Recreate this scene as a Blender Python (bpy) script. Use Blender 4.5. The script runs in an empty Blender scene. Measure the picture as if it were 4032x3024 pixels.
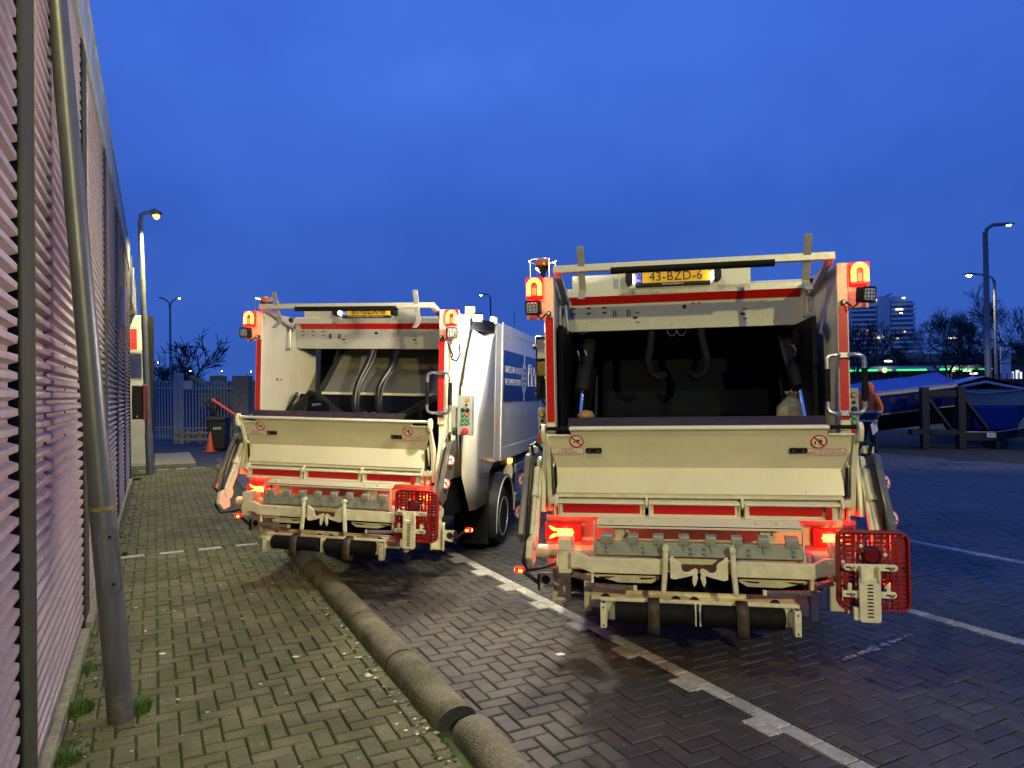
import bpy, math, random
from mathutils import Vector, Matrix, Euler
R = math.radians
random.seed(7)
sc = bpy.context.scene
COL = sc.collection

# ------------------------------------------------------------------ camera
CAM_H = 1.72
cam_d = bpy.data.cameras.new('camera'); cam = bpy.data.objects.new('camera', cam_d); COL.objects.link(cam)
cam_d.sensor_width = 36.0; cam_d.lens = 24.955; cam_d.clip_start = 0.05; cam_d.clip_end = 3000
cam.matrix_world = Matrix.Translation((0, 0, CAM_H)) @ Matrix.Rotation(math.pi/2 + 0.01226, 4, 'X') @ Matrix.Rotation(-0.0136, 4, 'Z')
sc.camera = cam

# ------------------------------------------------------------------ dusk sky
world = bpy.data.worlds.new('World'); sc.world = world; world.use_nodes = True
nt = world.node_tree; nt.nodes.clear()
def wn(t, **k):
    n = nt.nodes.new(t)
    for a, b in k.items(): setattr(n, a, b)
    return n
w_out = wn('ShaderNodeOutputWorld'); w_bg = wn('ShaderNodeBackground')
w_tc = wn('ShaderNodeTexCoord'); w_sep = wn('ShaderNodeSeparateXYZ'); w_ramp = wn('ShaderNodeValToRGB')
w_sky = wn('ShaderNodeTexSky'); w_sky.sky_type = 'NISHITA'; w_sky.sun_disc = False
w_sky.sun_elevation = R(-3.5); w_sky.sun_rotation = R(200)
w_sk = wn('ShaderNodeMixRGB', blend_type='MULTIPLY'); w_sk.inputs[0].default_value = 1.0; w_sk.inputs[2].default_value = (.10, .10, .10, 1)
nt.links.new(w_sky.outputs[0], w_sk.inputs[1])
nt.links.new(w_tc.outputs['Generated'], w_sep.inputs[0]); nt.links.new(w_sep.outputs['Z'], w_ramp.inputs[0])
cr = w_ramp.color_ramp
cr.elements[0].position = 0.0; cr.elements[0].color = (.036, .112, .47, 1)
cr.elements[1].position = 1.0; cr.elements[1].color = (.068, .19, .78, 1)
for p_, c_ in ((.10, (.035, .108, .50, 1)), (.22, (.034, .112, .54, 1)), (.42, (.052, .155, .72, 1))):
    e = cr.elements.new(p_); e.color = c_
w_map = wn('ShaderNodeMapping'); w_map.inputs['Scale'].default_value = (1.5, 1.5, 2.4)
w_noise = wn('ShaderNodeTexNoise'); w_noise.inputs['Scale'].default_value = 1.5; w_noise.inputs['Detail'].default_value = 5.0; w_noise.inputs['Roughness'].default_value = .52
nt.links.new(w_tc.outputs['Generated'], w_map.inputs[0]); nt.links.new(w_map.outputs[0], w_noise.inputs['Vector'])
w_cl = wn('ShaderNodeValToRGB'); w_cl.color_ramp.elements[0].position = .36; w_cl.color_ramp.elements[0].color = (.86, .88, .91, 1)
w_cl.color_ramp.elements[1].position = .66; w_cl.color_ramp.elements[1].color = (1.20, 1.15, 1.07, 1)
nt.links.new(w_noise.outputs['Fac'], w_cl.inputs[0])
w_mul = wn('ShaderNodeMixRGB', blend_type='MULTIPLY'); w_mul.inputs[0].default_value = 1.0
nt.links.new(w_ramp.outputs[0], w_mul.inputs[1]); nt.links.new(w_cl.outputs[0], w_mul.inputs[2])
w_add = wn('ShaderNodeMixRGB', blend_type='ADD'); w_add.inputs[0].default_value = 1.0
nt.links.new(w_mul.outputs[0], w_add.inputs[1]); nt.links.new(w_sk.outputs[0], w_add.inputs[2])
nt.links.new(w_add.outputs[0], w_bg.inputs[0]); w_bg.inputs[1].default_value = 1.0
nt.links.new(w_bg.outputs[0], w_out.inputs[0])

# ------------------------------------------------------------------ yard floodlights (lamps on tall posts behind and beside the camera)
def lamp(name, loc, power, color, radius=.12, kind='POINT', aim=None, cone=1.6, blend=.6):
    d = bpy.data.lights.new(name, kind); d.energy = power; d.color = color; d.shadow_soft_size = radius
    o = bpy.data.objects.new(name, d); COL.objects.link(o); o.location = loc
    if kind == 'SPOT':
        d.spot_size = cone; d.spot_blend = blend
    if aim is not None:
        o.rotation_euler = (Vector(aim) - Vector(loc)).to_track_quat('-Z', 'Y').to_euler()
    return o
lamp('yard_lamp_light', (4.6, -9.8, 6.2), 4100, (1.0, .865, .29), .14, 'SPOT', (-.2, 6.0, 1.2), R(31), .5)
lamp('wall_flood_light', (-.94, 1.21, 5.6), 400, (1.0, .89, .30), .10, 'SPOT', (-.2, 6.0, .5), R(92), .6)

lamp('boat_yard_light', (17.5, 11.5, 8.0), 2600, (1.0, .84, .46), .2, 'SPOT', (10.2, 18.0, .8), R(44), .7)
sc.view_settings.view_transform = 'Standard'; sc.view_settings.look = 'None'; sc.view_settings.exposure = 0.0; sc.view_settings.gamma = 1.0
sc.view_settings.use_curve_mapping = False
sc.render.engine = 'CYCLES'
sc.cycles.use_denoising = True; sc.cycles.max_bounces = 6; sc.cycles.diffuse_bounces = 3; sc.cycles.glossy_bounces = 3
sc.cycles.sample_clamp_indirect = 4.0; sc.cycles.caustics_reflective = False; sc.cycles.caustics_refractive = False

# ------------------------------------------------------------------ materials
MATS = {}
def mat(name, color, rough=.5, metal=0.0, var=0.0, vscale=8.0, bump=0.0, bscale=60.0, emit=None, es=0.0, coat=0.0, alpha=1.0, trans=0.0, color2=None, spec=.5, tint=False, stain=0.0, sscale=.8, speck=0.0, streak=0.0):
    if name in MATS: return MATS[name]
    m = bpy.data.materials.new(name); m.use_nodes = True; t = m.node_tree; b = t.nodes['Principled BSDF']
    b.inputs['Base Color'].default_value = (*color, 1); b.inputs['Roughness'].default_value = rough; b.inputs['Metallic'].default_value = metal
    b.inputs['Coat Weight'].default_value = coat; b.inputs['Alpha'].default_value = alpha; b.inputs['Transmission Weight'].default_value = trans
    b.inputs['Specular IOR Level'].default_value = spec
    if emit:
        b.inputs['Emission Color'].default_value = (*emit, 1); b.inputs['Emission Strength'].default_value = es
    L = t.links.new
    if var > 0 or color2 or tint or bump > 0 or stain > 0:
        tc = t.nodes.new('ShaderNodeTexCoord')
    if var > 0 or color2 or tint:
        n = t.nodes.new('ShaderNodeTexNoise'); n.inputs['Scale'].default_value = vscale; n.inputs['Detail'].default_value = 6; n.inputs['Roughness'].default_value = .62
        L(tc.outputs['Object'], n.inputs['Vector'])
        rp = t.nodes.new('ShaderNodeValToRGB'); L(n.outputs['Fac'], rp.inputs[0])
        c2 = color2 if color2 else tuple(c*(1-var) for c in color)
        rp.color_ramp.elements[0].position = .34; rp.color_ramp.elements[1].position = .68
        rp.color_ramp.elements[0].color = (*c2, 1); rp.color_ramp.elements[1].color = (*[min(1, c*(1+var*.35)) for c in color], 1)
        src = rp.outputs[0]
        if tint:
            at = t.nodes.new('ShaderNodeAttribute'); at.attribute_name = 'tint'
            mr = t.nodes.new('ShaderNodeMapRange'); mr.inputs[3].default_value = .76; mr.inputs[4].default_value = 1.18
            L(at.outputs['Fac'], mr.inputs[0])
            mx = t.nodes.new('ShaderNodeMixRGB'); mx.blend_type = 'MULTIPLY'; mx.inputs[0].default_value = 1
            L(src, mx.inputs[1]); L(mr.outputs[0], mx.inputs[2]); src = mx.outputs[0]
        def layer(sc_, lo, p0, p1, vec=None, detail=4):
            q = t.nodes.new('ShaderNodeTexNoise'); q.inputs['Scale'].default_value = sc_; q.inputs['Detail'].default_value = detail; q.inputs['Roughness'].default_value = .6
            L(vec if vec else tc.outputs['Object'], q.inputs['Vector']); c_ = t.nodes.new('ShaderNodeValToRGB'); c_.color_ramp.elements[0].position = p0; c_.color_ramp.elements[1].position = p1
            c_.color_ramp.elements[0].color = (lo, lo, lo, 1); c_.color_ramp.elements[1].color = (1, 1, 1, 1); L(q.outputs['Fac'], c_.inputs[0])
            x_ = t.nodes.new('ShaderNodeMixRGB'); x_.blend_type = 'MULTIPLY'; x_.inputs[0].default_value = 1; L(c_.outputs[0], x_.inputs[2]); return x_
        if stain > 0:
            x_ = layer(sscale, 1-stain, .38, .56); L(src, x_.inputs[1]); src = x_.outputs[0]
        if speck > 0:
            x_ = layer(95, 1-speck, .40, .62, detail=2); L(src, x_.inputs[1]); src = x_.outputs[0]
        if streak > 0:
            mp = t.nodes.new('ShaderNodeMapping'); mp.inputs['Scale'].default_value = (26, 26, 1.6); L(tc.outputs['Object'], mp.inputs[0]); x_ = layer(1.0, 1-streak, .30, .52, mp.outputs[0]); L(src, x_.inputs[1]); src = x_.outputs[0]
        L(src, b.inputs['Base Color'])
        mr2 = t.nodes.new('ShaderNodeMapRange'); mr2.inputs[3].default_value = min(1, rough*1.25); mr2.inputs[4].default_value = rough*.8
        L(n.outputs['Fac'], mr2.inputs[0]); L(mr2.outputs[0], b.inputs['Roughness'])
    if bump > 0:
        n2 = t.nodes.new('ShaderNodeTexNoise'); n2.inputs['Scale'].default_value = bscale; n2.inputs['Detail'].default_value = 5
        L(tc.outputs['Object'], n2.inputs['Vector'])
        bp = t.nodes.new('ShaderNodeBump'); bp.inputs['Strength'].default_value = bump; bp.inputs['Distance'].default_value = .01
        L(n2.outputs['Fac'], bp.inputs['Height']); L(bp.outputs[0], b.inputs['Normal'])
    MATS[name] = m
    return m
PAINT = mat('white_paint', (.80, .75, .57), .30, var=.07, vscale=3.0, coat=.25, streak=.05, stain=.05, sscale=3.5)
PAINT2 = mat('white_paint_frame', (.78, .73, .55), .42, var=.14, vscale=14, bump=.04, bscale=180, stain=.10, sscale=7, streak=.06)
BODYW = mat('body_white', (.80, .78, .68), .16, streak=.10, var=.05, vscale=2.0, coat=.4, bump=.10, bscale=2.2)
GALV = mat('galvanised_steel', (.62, .62, .55), .40, metal=.25, var=.12, vscale=34, bump=.015, bscale=60)
GALVD = mat('dull_galvanised_steel', (.40, .42, .38), .45, metal=.35, var=.22, vscale=18)
CHROME = mat('chrome_rod', (.8, .8, .82), .10, metal=1.0)
STEEL = mat('bright_steel', (.62, .62, .60), .28, metal=.9, var=.15, vscale=50)
REDREF = mat('red_reflector', (.55, .012, .010), .28, var=.12, vscale=30, coat=.3)
REDPL = mat('red_plastic', (.26, .008, .010), .42, var=.2, vscale=20)
BLACK = mat('black_plastic', (.016, .016, .017), .42, spec=.2, var=.3, vscale=40)
RUBBER = mat('black_rubber', (.010, .010, .010), .68, spec=.12, var=.35, vscale=18, bump=.1, bscale=120)
FLAP = mat('rubber_flap', (.030, .020, .018), .6, var=.4, vscale=9)
STRAP = mat('brown_rubber_strap', (.060, .040, .030), .62, var=.4, vscale=20)
NAVY = mat('worn_navy_steel', (.0035, .006, .020), .65, spec=.06, var=.5, vscale=5, color2=(.007, .007, .008), bump=.05, bscale=30)
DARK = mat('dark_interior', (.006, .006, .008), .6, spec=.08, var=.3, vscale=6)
HOSE = mat('hydraulic_hose', (.010, .010, .010), .35, spec=.35)
GREYBOX = mat('grey_box', (.34, .35, .34), .5, var=.08)
WHITEST = mat('sticker_white', (.80, .79, .76), .4)
REDINK = mat('sticker_red', (.55, .02, .02), .4)
BLACKINK = mat('black_ink', (.012, .012, .012), .5)
YELLOWP = mat('plate_yellow', (.85, .48, .02), .35, emit=(.9, .5, .02), es=.0)
BLUEP = mat('plate_blue', (.01, .05, .42), .35)
COVER = mat('smoked_arm_cover', (.13, .12, .09), .22, var=.45, vscale=9, coat=.3)
AMBER = mat('amber_lens', (.62, .16, .01), .15, coat=.5)
GLASSW = mat('worklight_glass', (.45, .45, .42), .12, var=.3, vscale=90, coat=.5)
E_RED = mat('lit_red_led', (.6, .02, .01), .3, emit=(1, .06, .02), es=7)
E_REDHOT = mat('lit_red_led_core', (.8, .1, .05), .3, emit=(1.0, .11, .014), es=17)
E_LENS = mat('lit_red_lens', (.5, .01, .01), .2, emit=(1, .0008, .0006), es=8.0, coat=.5)
E_AMBER = mat('lit_amber_led', (.8, .3, .05), .3, emit=(1, .42, .05), es=9)
E_WHITE = mat('lit_white_led', (.9, .9, .9), .3, emit=(1, .95, .82), es=60)
E_PLATE = mat('lit_plate_lamp', (.9, .9, .9), .3, emit=(.92, .96, 1), es=14)
E_STREET = mat('lit_street_lens', (.9, .9, .8), .3, emit=(1, .58, .05), es=3.4)
E_STREETW = mat('lit_white_street_lens', (.9, .9, .8), .3, emit=(1, .90, .66), es=60)
E_WIN = mat('lit_window', (.9, .8, .6), .3, emit=(1, .78, .45), es=2.2)
E_GREEN = mat('lit_green_strip', (.02, .6, .1), .3, emit=(.03, 1, .16), es=2.6)
TYRE = mat('tyre', (.018, .018, .018), .7, spec=.2, var=.3, vscale=30)
RIM = mat('wheel_rim', (.62, .62, .58), .32, metal=.35, var=.15, vscale=20)
PANELB = mat('blue_body_panel', (.010, .028, .20), .22, var=.2, vscale=2.5, coat=.3)
PURPLE = mat('purple_panel', (.11, .012, .16), .22, coat=.3)

# ------------------------------------------------------------------ mesh builder
class MB:
    def __init__(s): s.v = []; s.f = []; s.mi = []; s.ta = []; s.m = 0
    def add(s, vs, fs):
        o = len(s.v); s.v += [tuple(v) for v in vs]; s.f += [tuple(i+o for i in f) for f in fs]; s.mi += [s.m]*len(fs)
        return s
    def box(s, x0, x1, y0, y1, z0, z1, M=None):
        vs = [Vector(p) for p in ((x0,y0,z0),(x1,y0,z0),(x1,y1,z0),(x0,y1,z0),(x0,y0,z1),(x1,y0,z1),(x1,y1,z1),(x0,y1,z1))]
        if M: vs = [M @ v for v in vs]
        return s.add(vs, [(0,3,2,1),(4,5,6,7),(0,1,5,4),(1,2,6,5),(2,3,7,6),(3,0,4,7)])
    def prism(s, poly, a, b, axis='x', M=None):
        n = len(poly)
        def P(p, q):
            return {'x': (q, p[0], p[1]), 'y': (p[0], q, p[1]), 'z': (p[0], p[1], q)}[axis]
        vs = [Vector(P(p, a)) for p in poly] + [Vector(P(p, b)) for p in poly]
        if M: vs = [M @ v for v in vs]
        fs = [tuple(range(n-1, -1, -1)), tuple(range(n, 2*n))] + [(i, (i+1) % n, n+(i+1) % n, n+i) for i in range(n)]
        return s.add(vs, fs)
    def cyl(s, p0, p1, r0, r1=None, n=14, cap=True):
        r1 = r0 if r1 is None else r1
        p0 = Vector(p0); p1 = Vector(p1); d = (p1-p0).normalized()
        a = d.orthogonal().normalized(); b = d.cross(a)
        vs = []
        for p, r in ((p0, r0), (p1, r1)):
            for i in range(n):
                t = 2*math.pi*i/n; vs.append(p + (a*math.cos(t) + b*math.sin(t))*r)
        fs = [(i, (i+1) % n, n+(i+1) % n, n+i) for i in range(n)]
        if cap: fs += [tuple(range(n-1, -1, -1)), tuple(range(n, 2*n))]
        return s.add(vs, fs)
    def tube(s, path, r, n=8, radii=None, cap=True, up=None):
        P = [Vector(p) for p in path]; k = len(P); vs = []
        d0 = (P[1]-P[0]).normalized(); a = Vector(up) if up else d0.orthogonal().normalized()
        for i in range(k):
            d = ((P[min(i+1, k-1)]-P[max(i-1, 0)])).normalized()
            a = (a - d*a.dot(d)).normalized(); b = d.cross(a); rr = radii[i] if radii else r
            for j in range(n):
                t = 2*math.pi*(j+.5)/n; vs.append(P[i] + (a*math.cos(t) + b*math.sin(t))*rr)
        fs = [(i*n+j, i*n+(j+1) % n, (i+1)*n+(j+1) % n, (i+1)*n+j) for i in range(k-1) for j in range(n)]
        if cap: fs += [tuple(range(n-1, -1, -1)), tuple((k-1)*n+j for j in range(n))]
        return s.add(vs, fs)
    def lathe(s, prof, c, axis=(0,0,1), n=24):
        ax = Vector(axis).normalized(); a = ax.orthogonal().normalized(); b = ax.cross(a); c = Vector(c); k = len(prof); vs = []
        for r, h in prof:
            for j in range(n):
                t = 2*math.pi*j/n; vs.append(c + ax*h + (a*math.cos(t) + b*math.sin(t))*r)
        fs = [(i*n+j, i*n+(j+1) % n, (i+1)*n+(j+1) % n, (i+1)*n+j) for i in range(k-1) for j in range(n)]
        fs += [tuple(range(n-1, -1, -1)), tuple((k-1)*n+j for j in range(n))]
        return s.add(vs, fs)
    def build(s, name, m, parent=None, bevel=0.0, smooth=True, ang=35, M=None, seg=2):
        me = bpy.data.meshes.new(name)
        vs = [M @ Vector(v) for v in s.v] if M else s.v
        me.from_pydata([tuple(v) for v in vs], [], s.f); me.validate(); me.update()
        ms = m if isinstance(m, (list, tuple)) else [m]
        for q in ms: me.materials.append(q)
        if len(ms) > 1 and len(me.polygons) == len(s.mi):
            me.polygons.foreach_set('material_index', s.mi)
        if smooth:
            me.polygons.foreach_set('use_smooth', [True]*len(me.polygons)); me.set_sharp_from_angle(angle=R(ang))
        o = bpy.data.objects.new(name, me); COL.objects.link(o)
        if parent: o.parent = parent
        if bevel > 0:
            b = o.modifiers.new('bevel', 'BEVEL'); b.width = bevel; b.segments = seg; b.limit_method = 'ANGLE'; b.angle_limit = R(40); b.harden_normals = False
        return o
def fix_normals(o):
    import bmesh
    bm = bmesh.new(); bm.from_mesh(o.data); bmesh.ops.recalc_face_normals(bm, faces=bm.faces); bm.to_mesh(o.data); bm.free()
def tag(o, label=None, cat=None, group=None, kind=None):
    if label: o['label'] = label
    if cat: o['category'] = cat
    if group: o['group'] = group
    if kind: o['kind'] = kind
    return o
def empty(name, loc=(0,0,0), rz=0.0):
    o = bpy.data.objects.new(name, None); COL.objects.link(o); o.location = loc; o.rotation_euler = (0,0,rz); o.empty_display_size = .1
    return o
def text(body, name, m, parent, M, size=.05, align='CENTER', extrude=.0006, sx=1.0, space=1.0):
    c = bpy.data.curves.new(name, 'FONT'); c.body = body; c.size = size; c.align_x = align; c.align_y = 'CENTER'; c.extrude = extrude; c.space_character = space
    c.resolution_u = 3
    c.materials.append(m)
    o = bpy.data.objects.new(name, c); COL.objects.link(o); o.parent = parent; o.matrix_local = M @ Matrix.Diagonal((sx, 1, 1, 1))
    return o
FACE_REAR = lambda x, y, z: Matrix.Translation((x, y, z)) @ Matrix.Rotation(math.pi/2, 4, 'X')        # text readable from -y
FACE_RIGHT = lambda x, y, z: Matrix.Translation((x, y, z)) @ Matrix.Rotation(math.pi/2, 4, 'Z') @ Matrix.Rotation(math.pi/2, 4, 'X')
def rrect(w, h, r, n=5):
    p = []
    for cx, cy, a0 in ((w/2-r, h/2-r, 0), (-w/2+r, h/2-r, 90), (-w/2+r, -h/2+r, 180), (w/2-r, -h/2+r, 270)):
        for i in range(n+1):
            a = R(a0+90*i/n); p.append((cx+r*math.cos(a), cy+r*math.sin(a)))
    return p
def arc(c, r, a0, a1, n):
    return [(c[0]+r*math.cos(R(a0+(a1-a0)*i/n)), c[1]+r*math.sin(R(a0+(a1-a0)*i/n))) for i in range(n+1)]
# street frame: s runs along the warehouse wall, t across it
ANG = R(26.7); SN, CS = math.sin(ANG), math.cos(ANG)
def st(s, t, z=0.0): return Vector((-SN*s + CS*t, CS*s + SN*t, z))

# ================================================================== GROUND
SOIL = mat('joint_soil', (.020, .022, .010), .95, var=.5, vscale=7, color2=(.045, .085, .012), bump=.4, bscale=60)
SOILY = mat('joint_soil_yard', (.013, .012, .010), .95, var=.5, vscale=14, color2=(.020, .026, .009), bump=.4, bscale=60)
BRICKS = mat('mossy_paving_brick', (.165, .145, .082), .82, var=.3, vscale=4.5, color2=(.105, .116, .042), bump=.6, bscale=200, tint=True, speck=.35, stain=.30, sscale=1.1)
BRICKY = mat('paving_brick_yard', (.118, .108, .092), .46, var=.25, vscale=9, bump=.6, bscale=200, tint=True, speck=.35, stain=.42, sscale=.75)
BRICKW = mat('white_marking_brick', (.66, .64, .56), .62, var=.3, vscale=22, bump=.4, bscale=240, tint=True, speck=.3, stain=.35, sscale=2.0)
ASPH = mat('asphalt', (.045, .045, .048), .75, var=.35, vscale=1.4, bump=.35, bscale=90)
def far_paving():
    m = mat('far_paving', (.13, .125, .118), .68, var=.3, vscale=.7, bump=.2, bscale=40)
    return m
CELL = .0985
def paver(mb, t0, t1, s0, s1, tint, top=0.0, tilt=(0, 0)):
    g = .0028 + random.random()*.002; gt = g + (abs(random.gauss(0, .0028)) if t1 < 1.28 else 0); c = .006
    t0 += gt; t1 -= gt; s0 += g; s1 -= g
    if t1-t0 < .02 or s1-s0 < .02: return False
    tc, sc_ = (t0+t1)/2, (s0+s1)/2
    def Z(t, s, d): return top + (t-tc)*tilt[0] + (s-sc_)*tilt[1] - d
    ring = [(t0, s0), (t1, s0), (t1, s1), (t0, s1)]
    inn = [(t0+c, s0+c), (t1-c, s0+c), (t1-c, s1-c), (t0+c, s1-c)]
    vs = [st(s, t, Z(t, s, 0)) for t, s in inn] + [st(s, t, Z(t, s, c*.9)) for t, s in ring] + [st(s, t, -.022) for t, s in ring]
    fs = [(0,1,2,3)] + [(4+i, 4+(i+1) % 4, (i+1) % 4, i) for i in range(4)] + [(8+i, 8+(i+1) % 4, 4+(i+1) % 4, 4+i) for i in range(4)]
    mb.add(vs, fs); mb.ta += [tint]*len(fs)
    return True
def build_pavers(mb, name, m, parent, kind=None):
    o = mb.build(name, m, parent, smooth=False)
    a = o.data.attributes.new('tint', 'FLOAT', 'FACE'); a.data.foreach_set('value', mb.ta)
    if kind: o['kind'] = kind
    return o
def sheet(name, poly, z, m, kind='structure'):
    mb = MB(); mb.add([(p[0], p[1], z) for p in poly], [tuple(range(len(poly)))])
    return tag(mb.build(name, m, smooth=False), kind=kind)
sheet('ground', [(-1500,-600),(1500,-600),(1500,2400),(-1500,2400)], -.05, far_paving())
def stpoly(s0, s1, t0, t1): return [tuple(st(s0, t0))[:2], tuple(st(s0, t1))[:2], tuple(st(s1, t1))[:2], tuple(st(s1, t0))[:2]]
pavement = sheet('pavement', stpoly(-6, 18.9, -.62, 1.42), -.013, SOIL)
yard = sheet('yard', stpoly(-6, 30, 1.36, 40), -.016, SOILY)
road = sheet('road', stpoly(18.9, 34, -9, 30), -.012, ASPH)
LINES = [2.86, 5.20, 7.56]
def visible(t, s, ymax):
    p = st(s, t); return 2.3 < p.y < ymax and abs(p.x) < .735*p.y + .35
def lay(parent, m, tmin, tmax, smin, smax, ymax, cuts, nind=300, flip=False, holes=()):
    cand = []
    i0, i1 = int(tmin/CELL)-3, int(tmax/CELL)+3; j0, j1 = int(smin/CELL)-3, int(smax/CELL)+3
    for i in range(i0, i1):
        for j in range(j0, j1):
            c = ((i + j) if flip else (i - j)) % 4
            if c == 0: r = (i, i+2, j, j+1)
            elif c == 2: r = (i, i+1, j, j+2) if flip else (i, i+1, j-1, j+1)
            else: continue
            if flip and c == 2: r = (i, i+1, j-1+1, j+2)
            t0, t1, s0, s1 = [q*CELL for q in r]
            if s1 < smin or s0 > smax: continue
            if not visible((t0+t1)/2, (s0+s1)/2, ymax): continue
            segs = [(max(t0, tmin), min(t1, tmax))]
            for a, b in cuts:
                ns = []
                for u, v in segs:
                    if v <= a or u >= b: ns.append((u, v))
                    else:
                        if u < a: ns.append((u, a))
                        if v > b: ns.append((b, v))
                segs = ns
            for u, v in segs:
                if v-u > .025: cand.append((u, v, s0, s1))
    def key(q):
        p = st((q[2]+q[3])/2, (q[0]+q[1])/2)
        infr = abs(p.x) < .715*p.y and p.y > 3.25
        return (0 if infr else 1, p.y)
    cand.sort(key=key)
    rest = MB()
    for k, q in enumerate(cand):
        z = random.gauss(0, .0017); tl = (random.gauss(0, .009), random.gauss(0, .009)); ti = min(1, max(0, random.gauss(.5, .2)))
        if k < nind:
            mb = MB()
            if paver(mb, *q, ti, z, tl): build_pavers(mb, 'paving_brick', m, parent)
        else: paver(rest, *q, ti, z, tl)
    build_pavers(rest, 'paving_bricks', m, parent, 'stuff')
lay(pavement, BRICKS, -.43, 1.27, 1.5, 18.9, 17.5, [], flip=False)
lay(yard, BRICKY, 1.47, 17.0, -4, 22, 20.0, [(l-.054, l+.054) for l in LINES], flip=False)
# white marking bricks
def mark(t0, t1, s0, s1, parent, dz=.001):
    mb = MB()
    if paver(mb, t0, t1, s0, s1, random.gauss(.5, .18), dz, (random.gauss(0, .004), random.gauss(0, .004)) if dz < .002 else (0, 0)): build_pavers(mb, 'marking_brick', BRICKW, parent)
for li, l in enumerate(LINES):
    k = 0; s = -1.5
    while s < 15.5:
        p = st(s, l)
        if visible(l, s, 20):
            mark(l-.052, l+.052, s, s+.197, yard)
            if li == 0 and k % 3 == 0: mark(l-.160, l-.055, s-.05, s+.147, yard, .0085)
        k += 1; s += .197
for k in range(60):
    t = 2.9 + k*.197
    if visible(t, 11.4, 24) and k % 5 != 4: mark(t, t+.197, 11.35, 11.455, yard, .0085)
for k in range(9):
    t = -.36 + k*.39
    if k < 4: mark(t, t+.25, 8.69, 8.79, pavement, .0085)
    if t < 1.2: mark(t, t+.26, 18.80, 18.9, pavement, .0085)
WORN = mat('worn_road_paint', (.50, .52, .54), .7, var=.6, vscale=16, color2=(.12, .12, .12))
mb = MB(); random.seed(11)
pa, pb = Vector((2.0, 4.46)), Vector((2.78, 4.97))
for i in range(16):
    c = pa + (pb-pa)*(i+random.random()*.5)/15; cs, ct = -SN*c.x + CS*c.y, CS*c.x + SN*c.y
    w, h = random.uniform(.018, .046)*(1.2-abs(i-7)/10), random.uniform(.012, .040)*(1.2-abs(i-7)/10)
    k_ = 7; mb.add([st(cs+h*math.sin(6.2832*q/k_)*random.uniform(.7, 1.2), ct+w*math.cos(6.2832*q/k_)*random.uniform(.7, 1.2), .0062) for q in range(k_)], [tuple(range(k_))])
mb.build('worn_paint_stripe', WORN, yard, smooth=False)
# half-round concrete kerb
KERB = mat('kerb_concrete', (.230, .200, .130), .85, var=.4, vscale=6, color2=(.125, .120, .062), bump=1.0, bscale=120, speck=.40, stain=.35, sscale=4)
KERBD = mat('kerb_broken_end', (.040, .038, .042), .9, var=.4, vscale=20, bump=.5, bscale=80)
kerb = empty('kerb', st(3.43, 1.385)); kerb.rotation_euler = (0, 0, ANG); tag(kerb, kind='structure')
def kerb_stone(s0, s1, dt=0.0, dz=0.0, yaw=0.0):
    mb = MB(); n = 14; prof = []
    for i in range(n+1):
        a = math.pi*i/n; prof.append((.112*math.cos(a)*(1 if abs(math.cos(a)) < .9 else .99), .098*math.sin(a)**.8))
    prof = [(-.112*1, -.03)] + prof[::-1] + [(.112, -.03)]
    seg = max(2, int((s1-s0)/.12)); vs = []; L_ = s1-s0
    for k in range(seg+1):
        y = s0+.006 + (L_-.012)*k/seg
        for x, z in prof:
            f = 1 + random.gauss(0, .008)
            vs.append((x*f + dt + yaw*(y-s1), y - 3.43, z*f + dz))
    m = len(prof)
    fs = [(k*m+i, k*m+i+1, (k+1)*m+i+1, (k+1)*m+i) for k in range(seg) for i in range(m-1)]
    mb.add(vs, fs); mb.m = 1
    mb.add(vs[:m], [tuple(range(m-1, -1, -1))]); mb.add(vs[seg*m:], [tuple(range(m))])
    return mb.build('kerb_stone', [KERB, KERBD], kerb, ang=50)
kerb_stone(2.35, 3.37, .050, -.022, .05)
for k in range(8): kerb_stone(3.43+.92*k, 3.43+.92*(k+1), random.gauss(0, .004), random.gauss(0, .002))
kerb_stone(17.6, 18.5, .0, .0)
# manhole in the yard
IRON = mat('cast_iron', (.020, .020, .022), .6, var=.4, vscale=20, bump=.4, bscale=40)
mb = MB(); mb.lathe([(.36, 0), (.36, .006), (.33, .008), (.32, .004), (0.001, .005)], (10.6, 16.7, .002)); man = mb.build('manhole_cover', IRON)
tag(man, 'dark round iron manhole cover set in the yard bricks', 'manhole')
# loose litter, moss crumbs and dead leaves along the kerb and the wall
LITTER = mat('leaf_litter', (.34, .28, .17), .8, var=.5, vscale=30, color2=(.12, .09, .05))
CRUMB = mat('bird_droppings', (.66, .64, .52), .8, var=.3, vscale=40)
MOSS = mat('moss', (.045, .085, .015), .9, var=.5, vscale=30)
random.seed(21)
lb = MB()
def flake(mb, s, t, r, z=.004, lift=.3):
    n = random.randint(4, 6); a0 = random.random()*6.28; c = st(s, t, z+r*.1); vs = []
    ex = random.uniform(.35, 1.0); rot = random.random()*6.28
    for i in range(n):
        a = a0 + 6.28*i/n; x = r*math.cos(a)*random.uniform(.7, 1.15); y = r*ex*math.sin(a)*random.uniform(.7, 1.15)
        vs.append(c + Vector((x*math.cos(rot)-y*math.sin(rot), x*math.sin(rot)+y*math.cos(rot), random.random()*r*lift)))
    mb.add(vs, [tuple(range(n))])
for _ in range(950):
    s = random.uniform(3.0, 17.5); q = random.random()
    if q < .40: t = 1.25 - abs(random.gauss(0, .07))
    elif q < .65: t = -.42 + abs(random.gauss(0, .14))
    else: t = random.uniform(-.4, 1.2)
    lb.m = 0 if random.random() < .55 else 1
    flake(lb, s, t, random.choice([.004, .005, .007, .010, .014]) * (1.3 if q < .65 else 1))
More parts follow.
